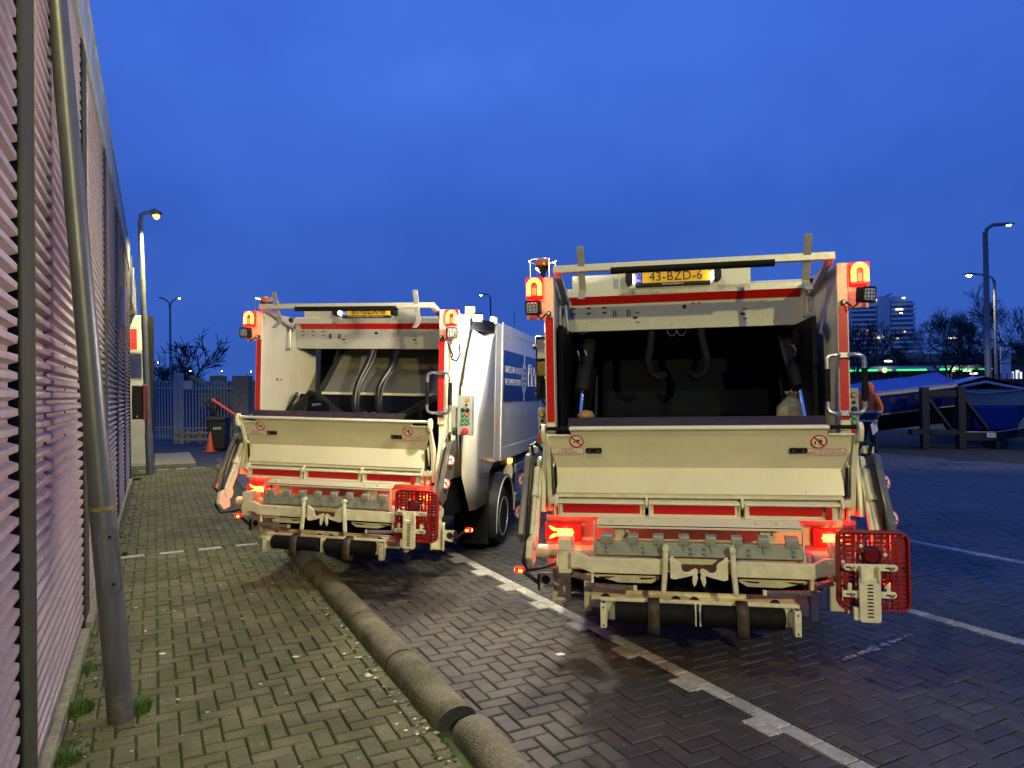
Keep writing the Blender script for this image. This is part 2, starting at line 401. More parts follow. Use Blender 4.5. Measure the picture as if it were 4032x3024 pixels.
for _ in range(70):
    s = random.uniform(2.5, 12); t = random.uniform(1.6, 4.4); lb.m = 1; flake(lb, s, t, random.choice([.003, .005, .009]))
o = lb.build('leaf_litter', [LITTER, CRUMB], smooth=False); tag(o, 'scattered pale leaf bits and droppings over the paving', 'litter', kind='stuff')
mo = MB()
def clod(mb, s, t, r):
    c = st(s, t, 0); n = 6; vs = [c + Vector((0, 0, r*.8))]
    for i in range(n):
        a = 6.28*i/n; vs.append(c + Vector((r*random.uniform(.7, 1.3)*math.cos(a), r*random.uniform(.7, 1.3)*math.sin(a), -.002)))
    mb.add(vs, [(0, 1+i, 1+(i+1) % n) for i in range(n)])
for _ in range(900):
    s = random.uniform(2.6, 17.5); t = -.425 + abs(random.gauss(0, .09)) if random.random() < .6 else 1.275 - abs(random.gauss(0, .05)); clod(mo, s, t, random.uniform(.006, .020))
o = mo.build('moss', MOSS, smooth=True); tag(o, 'green moss and dirt along wall foot and kerb', 'moss', kind='stuff')
PAPER = mat('white_paper_scrap', (.72, .71, .66), .7, var=.2, vscale=40)
def scrap(px_s, px_t, r, label, m=PAPER, flat=False, name='paper_scrap'):
    mb = MB(); c = st(px_s, px_t, .004); n = 9; vs = []
    for k, (rr, zz) in enumerate(((1, 0), (.75, .55 if not flat else .1), (.3, .9 if not flat else .14))):
        for i in range(n):
            a = 6.28*i/n; q = rr*r*random.uniform(.6, 1.25); vs.append(c + Vector((q*math.cos(a)*1.4, q*math.sin(a), zz*r*random.uniform(.5, 1.3))))
    fs = [(k*n+i, k*n+(i+1) % n, (k+1)*n+(i+1) % n, (k+1)*n+i) for k in range(2) for i in range(n)] + [tuple(range(2*n, 3*n))]
    mb.add(vs, fs); tag(mb.build(name, m, smooth=False), label, 'litter' if name != 'dead_leaf' else 'leaf')
def gst(px, py):   # photograph pixel on level ground -> s,t (only used to note where small litter lies)
    dx, dy = px-2016, py-1512; X = dx*math.cos(.0136)-dy*math.sin(.0136); Y = dx*math.sin(.0136)+dy*math.cos(.0136)
    x, u = X/2795, -Y/2795; d = Vector((x, math.cos(.01226)-u*math.sin(.01226), math.sin(.01226)+u*math.cos(.01226))); k = -CAM_H/d.z
    return (-SN*d.x*k + CS*d.y*k, CS*d.x*k + SN*d.y*k)
scrap(*gst(1447, 2664), .018, 'crumpled white paper ball lying beside the kerb')
scrap(*gst(640, 2576), .020, 'flat white scrap on the mossy bricks right of the pole', flat=True)
scrap(*gst(2205, 2578), .024, 'pale torn wrapper on the yard bricks before the nearer truck', flat=True)
scrap(*gst(1165, 2588), .020, 'splash of white droppings on the pavement bricks', flat=True, m=CRUMB, name='dropping')
scrap(*gst(1718, 2888), .016, 'brown dead leaf at the broken kerb joint', m=LITTER, flat=True, name='dead_leaf')
# grass tufts
GRASS = mat('grass_blade', (.060, .14, .018), .6, var=.4, vscale=12, spec=.3)
def tuft(s, t, n, h, spread, label):
    mb = MB(); root = st(s, t, 0)
    for _ in range(n):
        a = random.random()*6.28; r = spread*math.sqrt(random.random()); b = root + Vector((r*math.cos(a), r*math.sin(a), -.005))
        l = h*random.uniform(.4, 1.1); a2 = random.random()*6.28; bend = random.uniform(.2, .8)*l; w = .0022
        d = Vector((math.cos(a2), math.sin(a2), 0)); sd = Vector((-d.y, d.x, 0))*w
        p1 = b + d*bend*.35 + Vector((0, 0, l*.6)); p2 = b + d*bend + Vector((0, 0, l*.85))
        mb.add([b-sd, b+sd, p1+sd*.7, p1-sd*.7, p2], [(0,1,2,3), (3,2,4)])
    tag(mb.build('grass_tuft', GRASS, smooth=False), label, 'grass', 'grass tufts along the wall')
tuft(*gst(545, 2805), 420, .10, .060, 'bushy green grass tuft against the right of the pole foot')
tuft(*gst(305, 2800), 480, .07, .085, 'low green grass patch between sill and pole foot')
tuft(*gst(345, 2640), 160, .05, .06, 'small grass sprig beside the sill behind the pole')
tuft(*gst(480, 2190), 150, .07, .05, 'grass sprig at the sill next to the white dashes')
tuft(*gst(245, 3000), 260, .06, .08, 'grass patch by the sill nearest the camera')
tuft(*gst(560, 1872), 200, .05, .20, 'grass fringe at the lamp post foot by the wall end')
# ================================================================== WAREHOUSE WALL
CLAD = mat('corrugated_cladding', (.36, .275, .30), .55, metal=.25, streak=.22, var=.16, vscale=3.0, bump=.04, bscale=30)
POSTM = mat('mossy_dark_post', (.012, .012, .011), .85, var=.6, vscale=6, color2=(.040, .042, .012), bump=.5, bscale=60)
FASC = mat('fascia_metal', (.40, .41, .40), .5, metal=.3, var=.3, vscale=3.2, bump=.05, bscale=8)
SILL = mat('concrete_sill', (.26, .25, .19), .85, var=.35, vscale=14, bump=.8, bscale=160)
wh = empty('warehouse', (0, 0, 0), ANG); tag(wh, 'long warehouse clad in horizontal corrugated steel with dark mossy posts', 'building')
BAY = [-4.48, -1.88, .74, 3.36, 6.10, 8.70, 11.30, 13.90, 16.70]
PITCH = .0700; TCR, TVA = -.475, -.508
def corr(s0, s1, z0, z1):
    prof = []; z = z0
    while z < z1:
        prof += [(TVA, z), (TVA, z+.020), (TCR, z+.033), (TCR, z+.057)]
        z += PITCH
    n = len(prof); k = 5; vs = []
    for i in range(k+1):
        s = s0+(s1-s0)*i/k
        for t, zz in prof: vs.append((t + random.gauss(0, .0012), s, zz + random.gauss(0, .0008)))
    mb = MB(); mb.add(vs, [(i*n+j, (i+1)*n+j, (i+1)*n+j+1, i*n+j+1) for i in range(k) for j in range(n-1)])
    ob = mb.build('cladding_sheet', CLAD, wh, ang=20)
    sol = ob.modifiers.new('sheet', 'SOLIDIFY'); sol.thickness = .003; sol.offset = 0
    return ob
for i in range(len(BAY)-1):
    a, b = BAY[i]+.37, BAY[i+1]-.045
    corr(a, b, .085, 2.60); corr(a, b, 2.62, 4.36)
    mb = MB(); mb.box(-.56, -.466, BAY[i], BAY[i]+.36, .0, 4.40); ob = mb.build('post', POSTM, wh, bevel=.008)
    mb = MB(); mb.box(-.60, -.452, BAY[i]+.003, BAY[i+1]-.003, 4.405, 4.80); mb.box(-.60, -.438, BAY[i]+.003, BAY[i+1]-.003, 4.78, 4.815); mb.build('fascia_panel', FASC, wh, bevel=.006)
    for q in range(2):
        a2 = BAY[i] + 1.3*q; mb = MB(); mb.box(-.60, -.425+random.gauss(0, .003), a2+.006, a2+1.3-.006, -.02, .075+random.gauss(0, .003)); mb.build('sill_block', SILL, wh, bevel=.006)
for i in range(3, len(BAY)-1):      # sheet screws
    pass
mb = MB()
for i in range(2, 6):
    for z in [.085+PITCH*(2*k)+.011 for k in range(0, 28)]:
        for s in (BAY[i]+.95, BAY[i+1]-.9):
            mb.cyl((TVA, s, z), (TVA+.008, s, z), .007, n=6)
o = mb.build('cladding_screws', BLACK, wh); o['kind'] = 'stuff'
mb = MB(); mb.box(-.56, -.466, 16.70, 17.06, 0, 4.40); mb.build('post', POSTM, wh, bevel=.008)
mb = MB(); mb.box(-9, -.60, -4, 17.05, 0, 4.78); mb.build('rear_volume', FASC, wh)
# far end: recessed entrance with pillar, canopy and glass balustrade
PILLAR = mat('pale_pillar', (.50, .51, .50), .6, var=.1, vscale=3)
GLASS = mat('canopy_glass', (.10, .14, .18), .08, coat=.5, spec=.8)
mb = MB(); mb.box(-.95, -.16, 19.6, 20.0, .10, 3.74); mb.build('entrance_pillar', PILLAR, wh, bevel=.01)
mb = MB(); mb.box(-.155, -.02, 19.65, 19.95, .10, 3.74); mb.build('entrance_frame', BLACK, wh)
mb = MB(); mb.box(-4, -.42, 17.2, 24.0, 3.75, 3.92); mb.build('canopy_slab', FASC, wh, bevel=.01)
for k in range(4):
    mb = MB(); mb.box(-.46, -.44, 17.25+1.65*k, 17.25+1.65*k+1.6, 3.93, 4.75); mb.build('glass_pane', GLASS, wh)
    mb = MB(); mb.box(-.48, -.42, 17.20+1.65*k, 17.24+1.65*k, 3.9, 4.78); mb.build('balustrade_post', STEEL, wh)
mb = MB(); mb.box(-6, -.62, 20.0, 26, 0, 3.75); mb.build('entrance_wall', FASC, wh)
mb = MB(); mb.box(-3.5, .9, 19.2, 23.0, -.04, .10); mb.build('entrance_step', SILL, wh, bevel=.01)
# wall sign, fire box, sign board
def wbox(name, m, t0, t1, s0, s1, z0, z1, bevel=.006, parent=None, rz=ANG):
    mb = MB(); mb.box(t0, t1, s0, s1, z0, z1); o = mb.build(name, m, parent, bevel=bevel); return o
def wthing(name, s, t, z, label, cat):
    o = empty(name, st(s, t, z), ANG); return tag(o, label, cat)
SB = mat('blue_sign', (.02, .06, .30), .4); SW = mat('white_sign', (.72, .72, .70), .45, var=.06); SR = mat('red_sign_print', (.55, .03, .03), .45)
bs = wthing('wall_sign', 12.6, -.47, 3.15, 'narrow blue and white sign on the corrugated wall', 'sign')
wbox('sign_plate', SB, 0, .055, 0, .03, -.30, .30, .003, bs); wbox('sign_border', SW, .056, .066, 0, .03, -.30, .30, .003, bs)
fb = wthing('fire_hose_box', 17.06, -.30, 1.62, 'black and red hose box at the end of the corrugated wall', 'box')
wbox('case', BLACK, -.14, .06, 0, .30, -.36, .36, .02, fb); wbox('cover', SR, .06, .15, -.01, .31, -.38, .38, .02, fb); wbox('badge', SW, -.06, -.03, -.008, 0, -.32, -.28, 0, fb)
sb = wthing('sign_board', 19.2, -.70, 3.12, 'white board with a red band behind the far lamp post', 'sign')
wbox('board', SW, -.10, .52, 0, .02, -.25, .25, .002, sb); wbox('red_band', SR, .18, .32, -.006, -.001, -.245, .245, 0, sb); wbox('print', SR, .08, .13, -.005, -.001, -.02, .06, 0, sb)
wbox('print', SR, -.07, -.03, -.005, -.001, -.20, .06, 0, sb)
# leaning pole in front of the wall
POLE = mat('aluminium_pole', (.115, .120, .150), .40, streak=.2, metal=.4, var=.2, vscale=6, bump=.03, bscale=60)
POLED = mat('pole_foot', (.10, .10, .105), .6, metal=.4, var=.3, vscale=20)
ps, pt = gst(478, 2833)
pl = empty('leaning_pole', st(ps, pt, 0), ANG); tag(pl, 'thick grey metal pole leaning against the corrugated wall', 'pole')
LEAN = Matrix.Rotation(R(-4.1), 4, 'Y')
def lathe_part(name, prof, m): 
    mb = MB(); mb.lathe(prof, (0,0,0), n=28); return mb.build(name, m, pl, M=LEAN, ang=40)
lathe_part('foot_sleeve', [(.066, -.05), (.066, .145), (.0645, .15)], POLED)
lathe_part('shaft', [(.0645, .14), (.0645, 1.18), (.0585, 1.30), (.052, 2.2), (.047, 4.05), (.044, 6.2)], POLE)
mb = MB(); P_ = rrect(.105, .36, .05, 7); vs = []; n = len(P_)
for d_ in (.0662, .0690):
    for x, z in P_: 
        a = x/.0662 - math.pi/2 + .35; vs.append((d_*math.cos(a), d_*math.sin(a), z+.86))
mb.add(vs, [tuple(range(n, 2*n))] + [(i, (i+1) % n, n+(i+1) % n, n+i) for i in range(n)])
dr = mb.build('hatch_door', POLE, pl, M=LEAN)
for z in (.74, .99):
    a = -math.pi/2 + .35; mb = MB(); mb.cyl((.068*math.cos(a), .068*math.sin(a), z), (.073*math.cos(a), .073*math.sin(a), z), .009, n=10); mb.build('bolt', BLACK, dr, M=LEAN)
MOSSY = mat('yellow_tape', (.20, .17, .05), .7, var=.4, vscale=50)
mb = MB(); mb.lathe([(.0652, 1.13), (.0652, 1.15)], (0,0,0), n=28); mb.build('tape_band', MOSSY, pl, M=LEAN)
# ================================================================== REFUSE TRUCKS
def sticker_disc(root, M, r, pict, name='warning_sticker'):
    """round prohibition sticker: M maps local (u right, v up, w out)"""
    mb = MB(); mb.cyl((0,0,0), (0,0,.0015), r, n=28); s = mb.build(name, WHITEST, root, M=M)
    mb = MB(); n = 32; vs = []
    for rr in (r*.80, r*.985):
        for i in range(n):
            a = 6.2832*i/n; vs.append((rr*math.cos(a), rr*math.sin(a), .0024))
    mb.add(vs, [(i, (i+1) % n, n+(i+1) % n, n+i) for i in range(n)]); mb.build('ring', REDINK, s, M=M, smooth=False)
    mb = MB()
    if pict == 'hand':
        for p in ([(-.62,-.30),(-.50,-.02),(-.40,-.02),(-.46,-.34)], [(-.36,-.36),(-.30,.06),(-.22,.06),(-.24,-.36)], [(-.10,-.20),(-.05,.22),(.70,.36),(.52,.05),(.12,-.05),(.02,-.24)], [(.12,-.42),(.30,-.10),(.40,-.14),(.24,-.46)]):
            mb.add([(x*r*.85, y*r*.85, .0020) for x, y in p], [tuple(range(len(p)))])
    else:
        for p in ([(-.62,-.35),(-.55,.10),(-.38,.05),(-.40,-.55)], [(.02,-.62),(.10,-.12),(.0,.18),(.18,.34),(.42,.20),(.50,-.15),(.40,-.18),(.32,.08),(.34,-.2),(.42,-.62),(.30,-.62),(.22,-.25),(.14,-.62)], [(.12,.40),(.26,.40),(.28,.54),(.12,.54)], [(-.35,.20),(-.05,.52),(0,.46),(-.28,.14)]):
            mb.add([(x*r*.85, y*r*.85, .0020) for x, y in p], [tuple(range(len(p)))])
    mb.build('pictogram', BLACKINK, s, M=M, smooth=False)
    mb = MB(); w = r*.10; k = r*.62
    mb.add([(-k-w*.7, k-w*.7, .0027), (-k+w*.7, k+w*.7, .0027), (k+w*.7, -k+w*.7, .0027), (k-w*.7, -k-w*.7, .0027)], [(0,3,2,1)]); mb.build('slash', REDINK, s, M=M, smooth=False)
    return s
def frame_rect(mb, w, h, t, z):
    P = [(-w/2,-h/2),(w/2,-h/2),(w/2,h/2),(-w/2,h/2)]; Q = [(-w/2+t,-h/2+t),(w/2-t,-h/2+t),(w/2-t,h/2-t),(-w/2+t,h/2-t)]
    mb.add([(x,y,z) for x,y in P+Q], [(i,(i+1)%4,4+(i+1)%4,4+i) for i in range(4)])
def spring(p0, p1, r, turns, wire=.0035):
    p0 = Vector(p0); p1 = Vector(p1); d = (p1-p0); a = d.normalized().orthogonal().normalized(); b = d.normalized().cross(a); n = turns*9; path = []
    for i in range(n+1):
        t = i/n; th = 6.2832*turns*t; path.append(p0 + d*t + (a*math.cos(th)+b*math.sin(th))*r)
    mb = MB(); mb.tube(path, wire, n=5); return mb
def mirror(f): return [(-x, y) for x, y in f]

def make_truck(loc, yaw, roll, pitch, label, far):
    T = empty('garbage_truck', loc); tag(T, label, 'truck', 'refuse trucks parked in the yard')
    T.matrix_world = Matrix.Translation(loc) @ Matrix.Rotation(-yaw, 4, 'Z') @ Matrix.Rotation(pitch, 4, 'X') @ Matrix.Rotation(roll, 4, 'Y')
    def part(mb, name, m, bevel=.003, parent=None, **k): return mb.build(name, m, parent or T, bevel=bevel, **k)
    def box(name, m, x0, x1, y0, y1, z0, z1, bevel=.003, parent=None): return part(MB().box(x0, x1, y0, y1, z0, z1), name, m, bevel, parent)
    # ---------------- tailgate shell
    part(MB().prism([(.955,-.10),(.955,.98),(.80,.98),(.83,.57),(.895,-.10)], .84, 2.40, 'z'), 'tailgate_wall', PAINT, .004)
    o = part(MB().prism([(-.955,-.10),(-.955,.98),(-.90,.98),(-.912,.57),(-.897,-.10)], .84, 2.40, 'z'), 'tailgate_wall', GALVD if not far else PAINT, .004); fix_normals(o)  # nearer truck's left wall coloured grey for the shade it lies in
    for s in (-1, 1):
        x0, x1 = sorted((s*.887, s*.952)); p = box('corner_post', PAINT, x0, x1, -.12, -.03, 1.36, 2.40, .006)
        x0, x1 = sorted((s*.892, s*.943)); box('reflective_strip', REDREF, x0, x1, -.1235, -.1205, 1.424, 2.128, .001, p)
        for z in (1.5, 1.72, 1.96, 2.11): part(MB().cyl((s*.955, -.08, z), (s*.962, -.08, z), .007, n=8), 'rivet', STEEL, 0, p)
        # lamp bracket with tail lamp and work light
        xa, xb = sorted((s*.953, s*1.072)); xc = (xa+xb)/2
        lb = box('lamp_bracket', PAINT2, xa, xb, -.115, -.10, 2.114, 2.396, .004)
        tl = box('tail_lamp', E_LENS, xa+.003, xb-.003, -.150, -.118, 2.252, 2.394, .006, lb)
        path = [(xc-.037, -.156, 2.272)] + [(xc+.037*math.cos(a), -.156, 2.340+.037*math.sin(a)) for a in [math.pi*(1-i/10) for i in range(11)]] + [(xc+.037, -.156, 2.272)]
        part(MB().tube(path, .0155, n=10), 'light_ring', E_REDHOT, 0, tl)
        box('lamp_core', E_RED, xc-.014, xc+.014, -.155, -.150, 2.275, 2.325, .003, tl)
        l_ = lamp('tail_lamp_glow', (xc, -.215, 2.33), 2.0, (1, .03, .02), .03); l_.parent = T
        yawl = (-.12 if s < 0 else .45); W = Matrix.Translation((s*1.012 + (.0 if s < 0 else .02), -.20, 2.186)) @ Matrix.Rotation(yawl, 4, 'Z') @ Matrix.Rotation(.10, 4, 'X')
        wl = part(MB().prism(rrect(.100, .098, .014), -.03, .03, 'y', W), 'work_light', BLACK, .004, lb)
        g = part(MB().prism(rrect(.074, .070, .008), -.0335, -.031, 'y', W), 'lens', GLASSW, .001, wl)
        mb = MB()
        for i in range(3):
            for j in range(3): mb.cyl(W @ Vector((-.024+.024*i, -.0345, -.022+.022*j)), W @ Vector((-.024+.024*i, -.0375, -.022+.022*j)), .0085, .006, n=10)
        part(mb, 'reflectors', CHROME, 0, wl)
        part(MB().tube([(s*1.0, -.16, 2.155), (s*.985, -.19, 2.135), (s*.962, -.19, 2.11), (s*.948, -.165, 2.13), (s*.935, -.14, 2.150), (s*.915, -.135, 2.148)], .006, n=7), 'cable', HOSE, 0, lb)
        part(MB().box(min(s*.905, s*.93), max(s*.905, s*.93), -.155, -.121, 2.136, 2.166), 'cable_plug', BLACK, .004, lb)
        part(MB().box(min(s*.91, s*.925), max(s*.91, s*.925), -.1575, -.1555, 2.142, 2.160), 'plug_label', WHITEST, 0, lb)
    # ---------------- beacon with guard
    bx, by = -.99, .10
    bc = part(MB().lathe([(.018, 2.40), (.018, 2.42), (.014, 2.43), (.018, 2.44), (.014, 2.45), (.018, 2.46), (.022, 2.47), (.040, 2.49), (.052, 2.50), (.054, 2.512), (.050, 2.514)], (bx, by, 0)), 'beacon', BLACK, 0)
    part(MB().lathe([(.052, 2.513), (.053, 2.530), (.050, 2.548), (.042, 2.556), (.02, 2.56)], (bx, by, 0)), 'lens', AMBER, 0, bc)
    n = 28; g = part(MB().tube([(bx+.098*math.cos(6.2832*i/n), by+.098*math.sin(6.2832*i/n), 2.552) for i in range(n+1)], .004, n=6), 'beacon_guard', STEEL, 0)
    for k in range(4):
        a = .6+1.5708*k; part(MB().tube([(bx+.098*math.cos(a), by+.098*math.sin(a), 2.552), (bx+.098*math.cos(a), by+.098*math.sin(a), 2.39)], .004, n=6), 'guard_rod', STEEL, 0, g)
    box('beacon_shelf', PAINT2, -1.09, -.94, .0, .22, 2.385, 2.397)
    # ---------------- cross beam, red band, plate panel
    bm_ = part(MB().prism([(.57,2.085),(.63,2.085),(.63,2.36),(.56,2.39),(.50,2.39),(.50,2.338),(.525,2.325),(.545,2.28)], -.91, .83, 'x'), 'cross_beam', GALV, .003); fix_normals(bm_)
    part(MB().prism([(.4955,2.339),(.4975,2.339),(.5425,2.284),(.5405,2.284)], -.84, .80, 'x'), 'red_band', REDREF, 0)
    def slot(x, z, w, h, parent=bm_, y=None):
        yy = (.57-(z-2.085)*.128 - .004) if y is None else y
        M = Matrix.Translation((x, yy, z)) @ Matrix.Rotation(.128, 4, 'X')
        part(MB().prism(rrect(w, h, min(w, h)*.48, 3), -.002, .002, 'y', M), 'slot', BLACKINK, 0, parent, smooth=False)
    for x in (-.828, -.712, -.595):
        for z in (2.262, 2.222): slot(x, z, .034, .008)
    for x in (-.526, -.509, -.423, -.406): slot(x, 2.212, .008, .052)
    for x in (-.35, .42): slot(x, 2.214, .034, .004); slot(x, 2.144, .034, .004); slot(x-.016, 2.178, .036, .011); slot(x-.016, 2.178, .016, .020)
    slot(-.008, 2.245, .030, .030); slot(.055, 2.268, .028, .005); slot(.098, 2.268, .028, .005)
    for x, z in ((-.74, 2.118), (-.10, 2.118), (.62, 2.118)): slot(x, z, .007, .007)
    box('beam_top_sheet', GALV if not far else PAINT, -.84, -.487, .59, .60, 2.39, 2.515, .002)
    pp = box('plate_panel', GALV, -.485, .458, .500, .506, 2.335, 2.505, .002)
    for x in (-.445, -.21, .15, .40): part(MB().cyl((x, .499, 2.352), (x, .488, 2.352), .009, n=8), 'bolt', STEEL, 0, pp)
    np_ = box('number_plate', YELLOWP, -.354, .172, .478, .484, 2.405, 2.520, .002)
    box('plate_holder', BLACK, -.359, .177, .4845, .499, 2.394, 2.524, .003, np_)
    box('holder_strip', BLACK, -.354, .172, .474, .4775, 2.396, 2.420, .001, np_)
    box('country_band', BLUEP, -.353, -.308, .4755, .4775, 2.421, 2.519, 0, np_)
    text('NL', 'country_code', WHITEST, np_, FACE_REAR(-.3305, .4745, 2.439), .026)
    mb = MB()
    for k in range(12):
        a = 6.2832*k/12; mb.cyl((-.3305+.013*math.cos(a), .4752, 2.482+.013*math.sin(a)), (-.3305+.013*math.cos(a), .4744, 2.482+.013*math.sin(a)), .0022, n=5)
    part(mb, 'star_ring', YELLOWP, 0, np_)
    text('61-BZK-8' if far else '43-BZD-6', 'registration_number', BLACKINK, np_, FACE_REAR(-.068, .4745, 2.462), .094, sx=.94, space=1.06)
    text('C  HOLMER BEHEER B.V.  MEDEL  TEL 073-234 12 34  C' if far else 'WWW.BLOMDSW.NL', 'holder_text', WHITEST, np_, FACE_REAR(-.09, .4725, 2.407), .017, sx=.95)
    for x in (-.402, .222):
        l = part(MB().prism(rrect(.052, .085, .024, 5), .40, .492, 'y', Matrix.Translation((x, 0, 2.452))), 'plate_lamp', BLACK, .006)
        sx = 1 if x < 0 else -1
        part(MB().box(x+sx*.0265-.0015, x+sx*.0265+.0015, .43, .487, 2.425, 2.478), 'lit_lens', E_PLATE, 0, l)
    # ---------------- swing-up guard bar
    zb, yb = 2.432, -.19
    gb = part(MB().tube([(-.865, .40, 2.29), (-.853, yb, zb)], .030, n=4, up=(1,0,0)), 'guard_bar', GALV, .003)
    part(MB().tube([(.845, .40, 2.285), (.840, yb, zb)], .030, n=4, up=(1,0,0)), 'bar_arm', GALV, .003, gb)
    part(MB().tube([(-.875, yb, zb), (.862, yb, zb)], .034, n=4, up=(0,0,1)), 'bar_tube', GALV, .004, gb)
    part(MB().cyl((-.50, yb-.004, zb-.022), (.51, yb-.004, zb-.022), .026, n=16), 'rubber_sleeve', RUBBER, 0, gb)
    for x in (-.69, .70):
        tw = -.10 if x < 0 else .10
        b = part(MB().prism([(yb-.075,2.560),(yb-.067,2.563),(yb+.052,2.292),(yb-.055,2.222),(yb-.060,2.229),(yb+.040,2.292)], x-.023, x+.023, 'x'), 'bar_bracket', GALVD, .002, gb); fix_normals(b)
    for s, x in ((-1, -.868), (1, .842)):
        part(MB().cyl((x-.025, .40, 2.288), (x+.025, .40, 2.288), .032, n=14), 'bar_pivot', STEEL, .002, gb)
        part(MB().cyl((x-.03, .37, 2.25), (x+.03, .37, 2.25), .013, n=8), 'pivot_bolt', STEEL, 0, gb)
        box('limit_switch', BLACK, x-.02, x+.012, .36, .40, 2.335, 2.385, .003, gb)
    # damper left, pneumatic cylinder right
    d = part(MB().tube([(-.868, .36, 2.27), (-.850, .34, 2.075)], .013, n=10), 'return_spring', STEEL, 0)
    part(MB().prism([(.33,2.30),(.37,2.30),(.37,2.05),(.33,2.05)], -.907, -.897, 'x'), 'damper_plate', GALV, .002, d)
    part(MB().tube([(-.905, .34, 2.058), (-.846, .34, 2.062)], .010, n=8), 'damper_pin', STEEL, 0, d)
    c = part(MB().cyl((.816, .35, 1.900), (.822, .35, 2.12), .034, n=20), 'pneumatic_cylinder', GALV, 0)
    part(MB().box(.780, .856, .312, .388, 1.876, 1.905), 'end_cap', GREYBOX, .006, c); part(MB().box(.783, .860, .312, .388, 2.115, 2.150), 'end_cap', GREYBOX, .006, c)
    part(MB().cyl((.823, .35, 2.15), (.828, .36, 2.25), .010, n=10), 'piston_rod', CHROME, 0, c)
    for dx, dy in ((-.03,-.03),(.03,-.03),(-.03,.03),(.03,.03)): part(MB().cyl((.818+dx, .35+dy, 1.9), (.821+dx, .35+dy, 2.12), .004, n=6), 'tie_rod', STEEL, 0, c)
    part(MB().prism([(.775,1.845),(.885,1.85),(.885,1.80),(.84,1.795)], .30, .40, 'y'), 'cylinder_foot', PAINT2, .004, c)
    # ---------------- grab handles
    for hx in ([.905] if not far else [.905]):
        z0, z1, r = 1.465, 1.825, .045
        pth = [(hx+.0, -.175, z1)]
        P = [(hx-.015, -.13, z1), (hx-.05, -.175, z1)] + [(hx-.06-.04*math.sin(R(a)), -.175, z1-.04+.04*math.cos(R(a))) for a in (20, 45, 70, 90)] + [(hx-.10, -.175, z0+.06)] + [(hx-.06-.04*math.cos(R(a)), -.175, z0+.04-.04*math.sin(R(a))) for a in (0, 20, 45, 70, 90)] + [(hx-.015, -.13, z0)]
        Q = [(2*hx+.015-p[0], p[1], p[2]) for p in P]
        for PP, xx in ((P, hx-.10), (Q, hx+.115)):
            h = part(MB().tube(PP, .0135, n=10), 'grab_handle', STEEL, 0)
            part(MB().cyl((xx, -.175, z0+.075), (xx, -.175, z1-.085), .0185, n=14), 'grip', RUBBER, 0, h)
        for z in (z0, z1): part(MB().box(hx-.022, hx+.037, -.145, -.124, z-.018, z+.018), 'handle_clamp', STEEL, .004)
    # ---------------- hopper interior
    if not far:
        part(MB().prism([(.92,1.05),(.98,1.05),(1.40,2.10),(1.37,2.12)], -.66, .66, 'x'), 'packer_plate', NAVY, .004)
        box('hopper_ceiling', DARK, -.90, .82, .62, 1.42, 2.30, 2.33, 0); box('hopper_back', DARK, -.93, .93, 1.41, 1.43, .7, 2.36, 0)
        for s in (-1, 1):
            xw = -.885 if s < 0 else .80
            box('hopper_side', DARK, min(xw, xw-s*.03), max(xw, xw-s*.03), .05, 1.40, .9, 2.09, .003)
            x = s*.765; cy = part(MB().cyl((x, .42, 1.62), (x-s*.03, .80, 2.05), .058, n=18), 'packer_cylinder', BLACK, 0)
            part(MB().cyl((x+s*.01, .12, 1.20), (x, .44, 1.64), .026, n=16), 'piston_rod', CHROME, 0, cy)
            for q in (-.02, .035):
                part(MB().tube([(x+q, .50, 1.86), (x+q, .47, 1.90), (x+q-.008, .48, 1.93), (x+q-.02, .55, 1.94)], .008, n=7), 'hose_fitting', STEEL, 0, cy)
            part(MB().tube([(s*.675, .30, 1.1), (s*.67, .50, 1.45), (s*.668, .66, 1.75)], .012, n=6), 'guide_rail', BLACK, 0)
        for x0, sgn in ((-.245, -1), (.115, 1)):
            P = [(x0+.05*sgn*0, .62, 2.12), (x0-.005, .60, 2.03), (x0+.02*sgn, .60, 1.93), (x0+.035*sgn, .60, 1.85), (x0+.015*sgn, .58, 1.76), (x0-.045*sgn, .58, 1.72), (x0-.09*sgn, .62, 1.75)]
            P2 = []
            for i in range(len(P)-1):
                for k in range(4): P2.append(Vector(P[i]).lerp(Vector(P[i+1]), k/4))
            P2.append(Vector(P[-1])); part(MB().tube(P2, .028, n=10), 'sleeved_hose', RUBBER, 0)
        for x0 in (-.10, -.03): part(MB().tube([(x0+.035*math.cos(R(a)), .61, 2.09+.055*math.sin(R(a))) for a in range(180, 361, 20)], .003, n=5), 'loose_wire', STEEL, 0)
        BAG = mat('clear_rubbish_bag', (.42, .40, .30), .25, var=.4, vscale=14, coat=.5)
        mb = MB(); random.seed(5)
        mb.lathe([(.01,0),(.085,.015),(.105,.07),(.095,.13),(.06,.18),(.03,.205),(.05,.24),(.01,.245)], (.70, .42, 1.36), n=16)
        mb.v = [(x+random.gauss(0,.006), y+random.gauss(0,.006), z+random.gauss(0,.006)) for x, y, z in mb.v]; bag = part(mb, 'rubbish_bag', BAG, 0)
        mb = MB(); mb.lathe([(.01,0),(.05,.01),(.06,.04),(.045,.07),(.01,.08)], (-.70, .05, 1.42), n=12); part(mb, 'cardboard_scrap', mat('cardboard', (.36, .20, .07), .7, var=.3), 0)
    else:
        CEIL = mat('grey_packer_sheet', (.17, .16, .13), .4, var=.15, vscale=5)
        part(MB().prism([(.62,1.62),(.66,1.60),(1.12,2.34),(1.08,2.36)], -.62, .86, 'x'), 'packer_sheet', CEIL, .004)
        box('packer_lip', PAINT, -.62, .84, .585, .64, 1.60, 1.635, .003)
        part(MB().prism([(.40,1.10),(.46,1.10),(.62,1.60),(.57,1.61)], -.86, .84, 'x'), 'packer_plate', NAVY, .004)
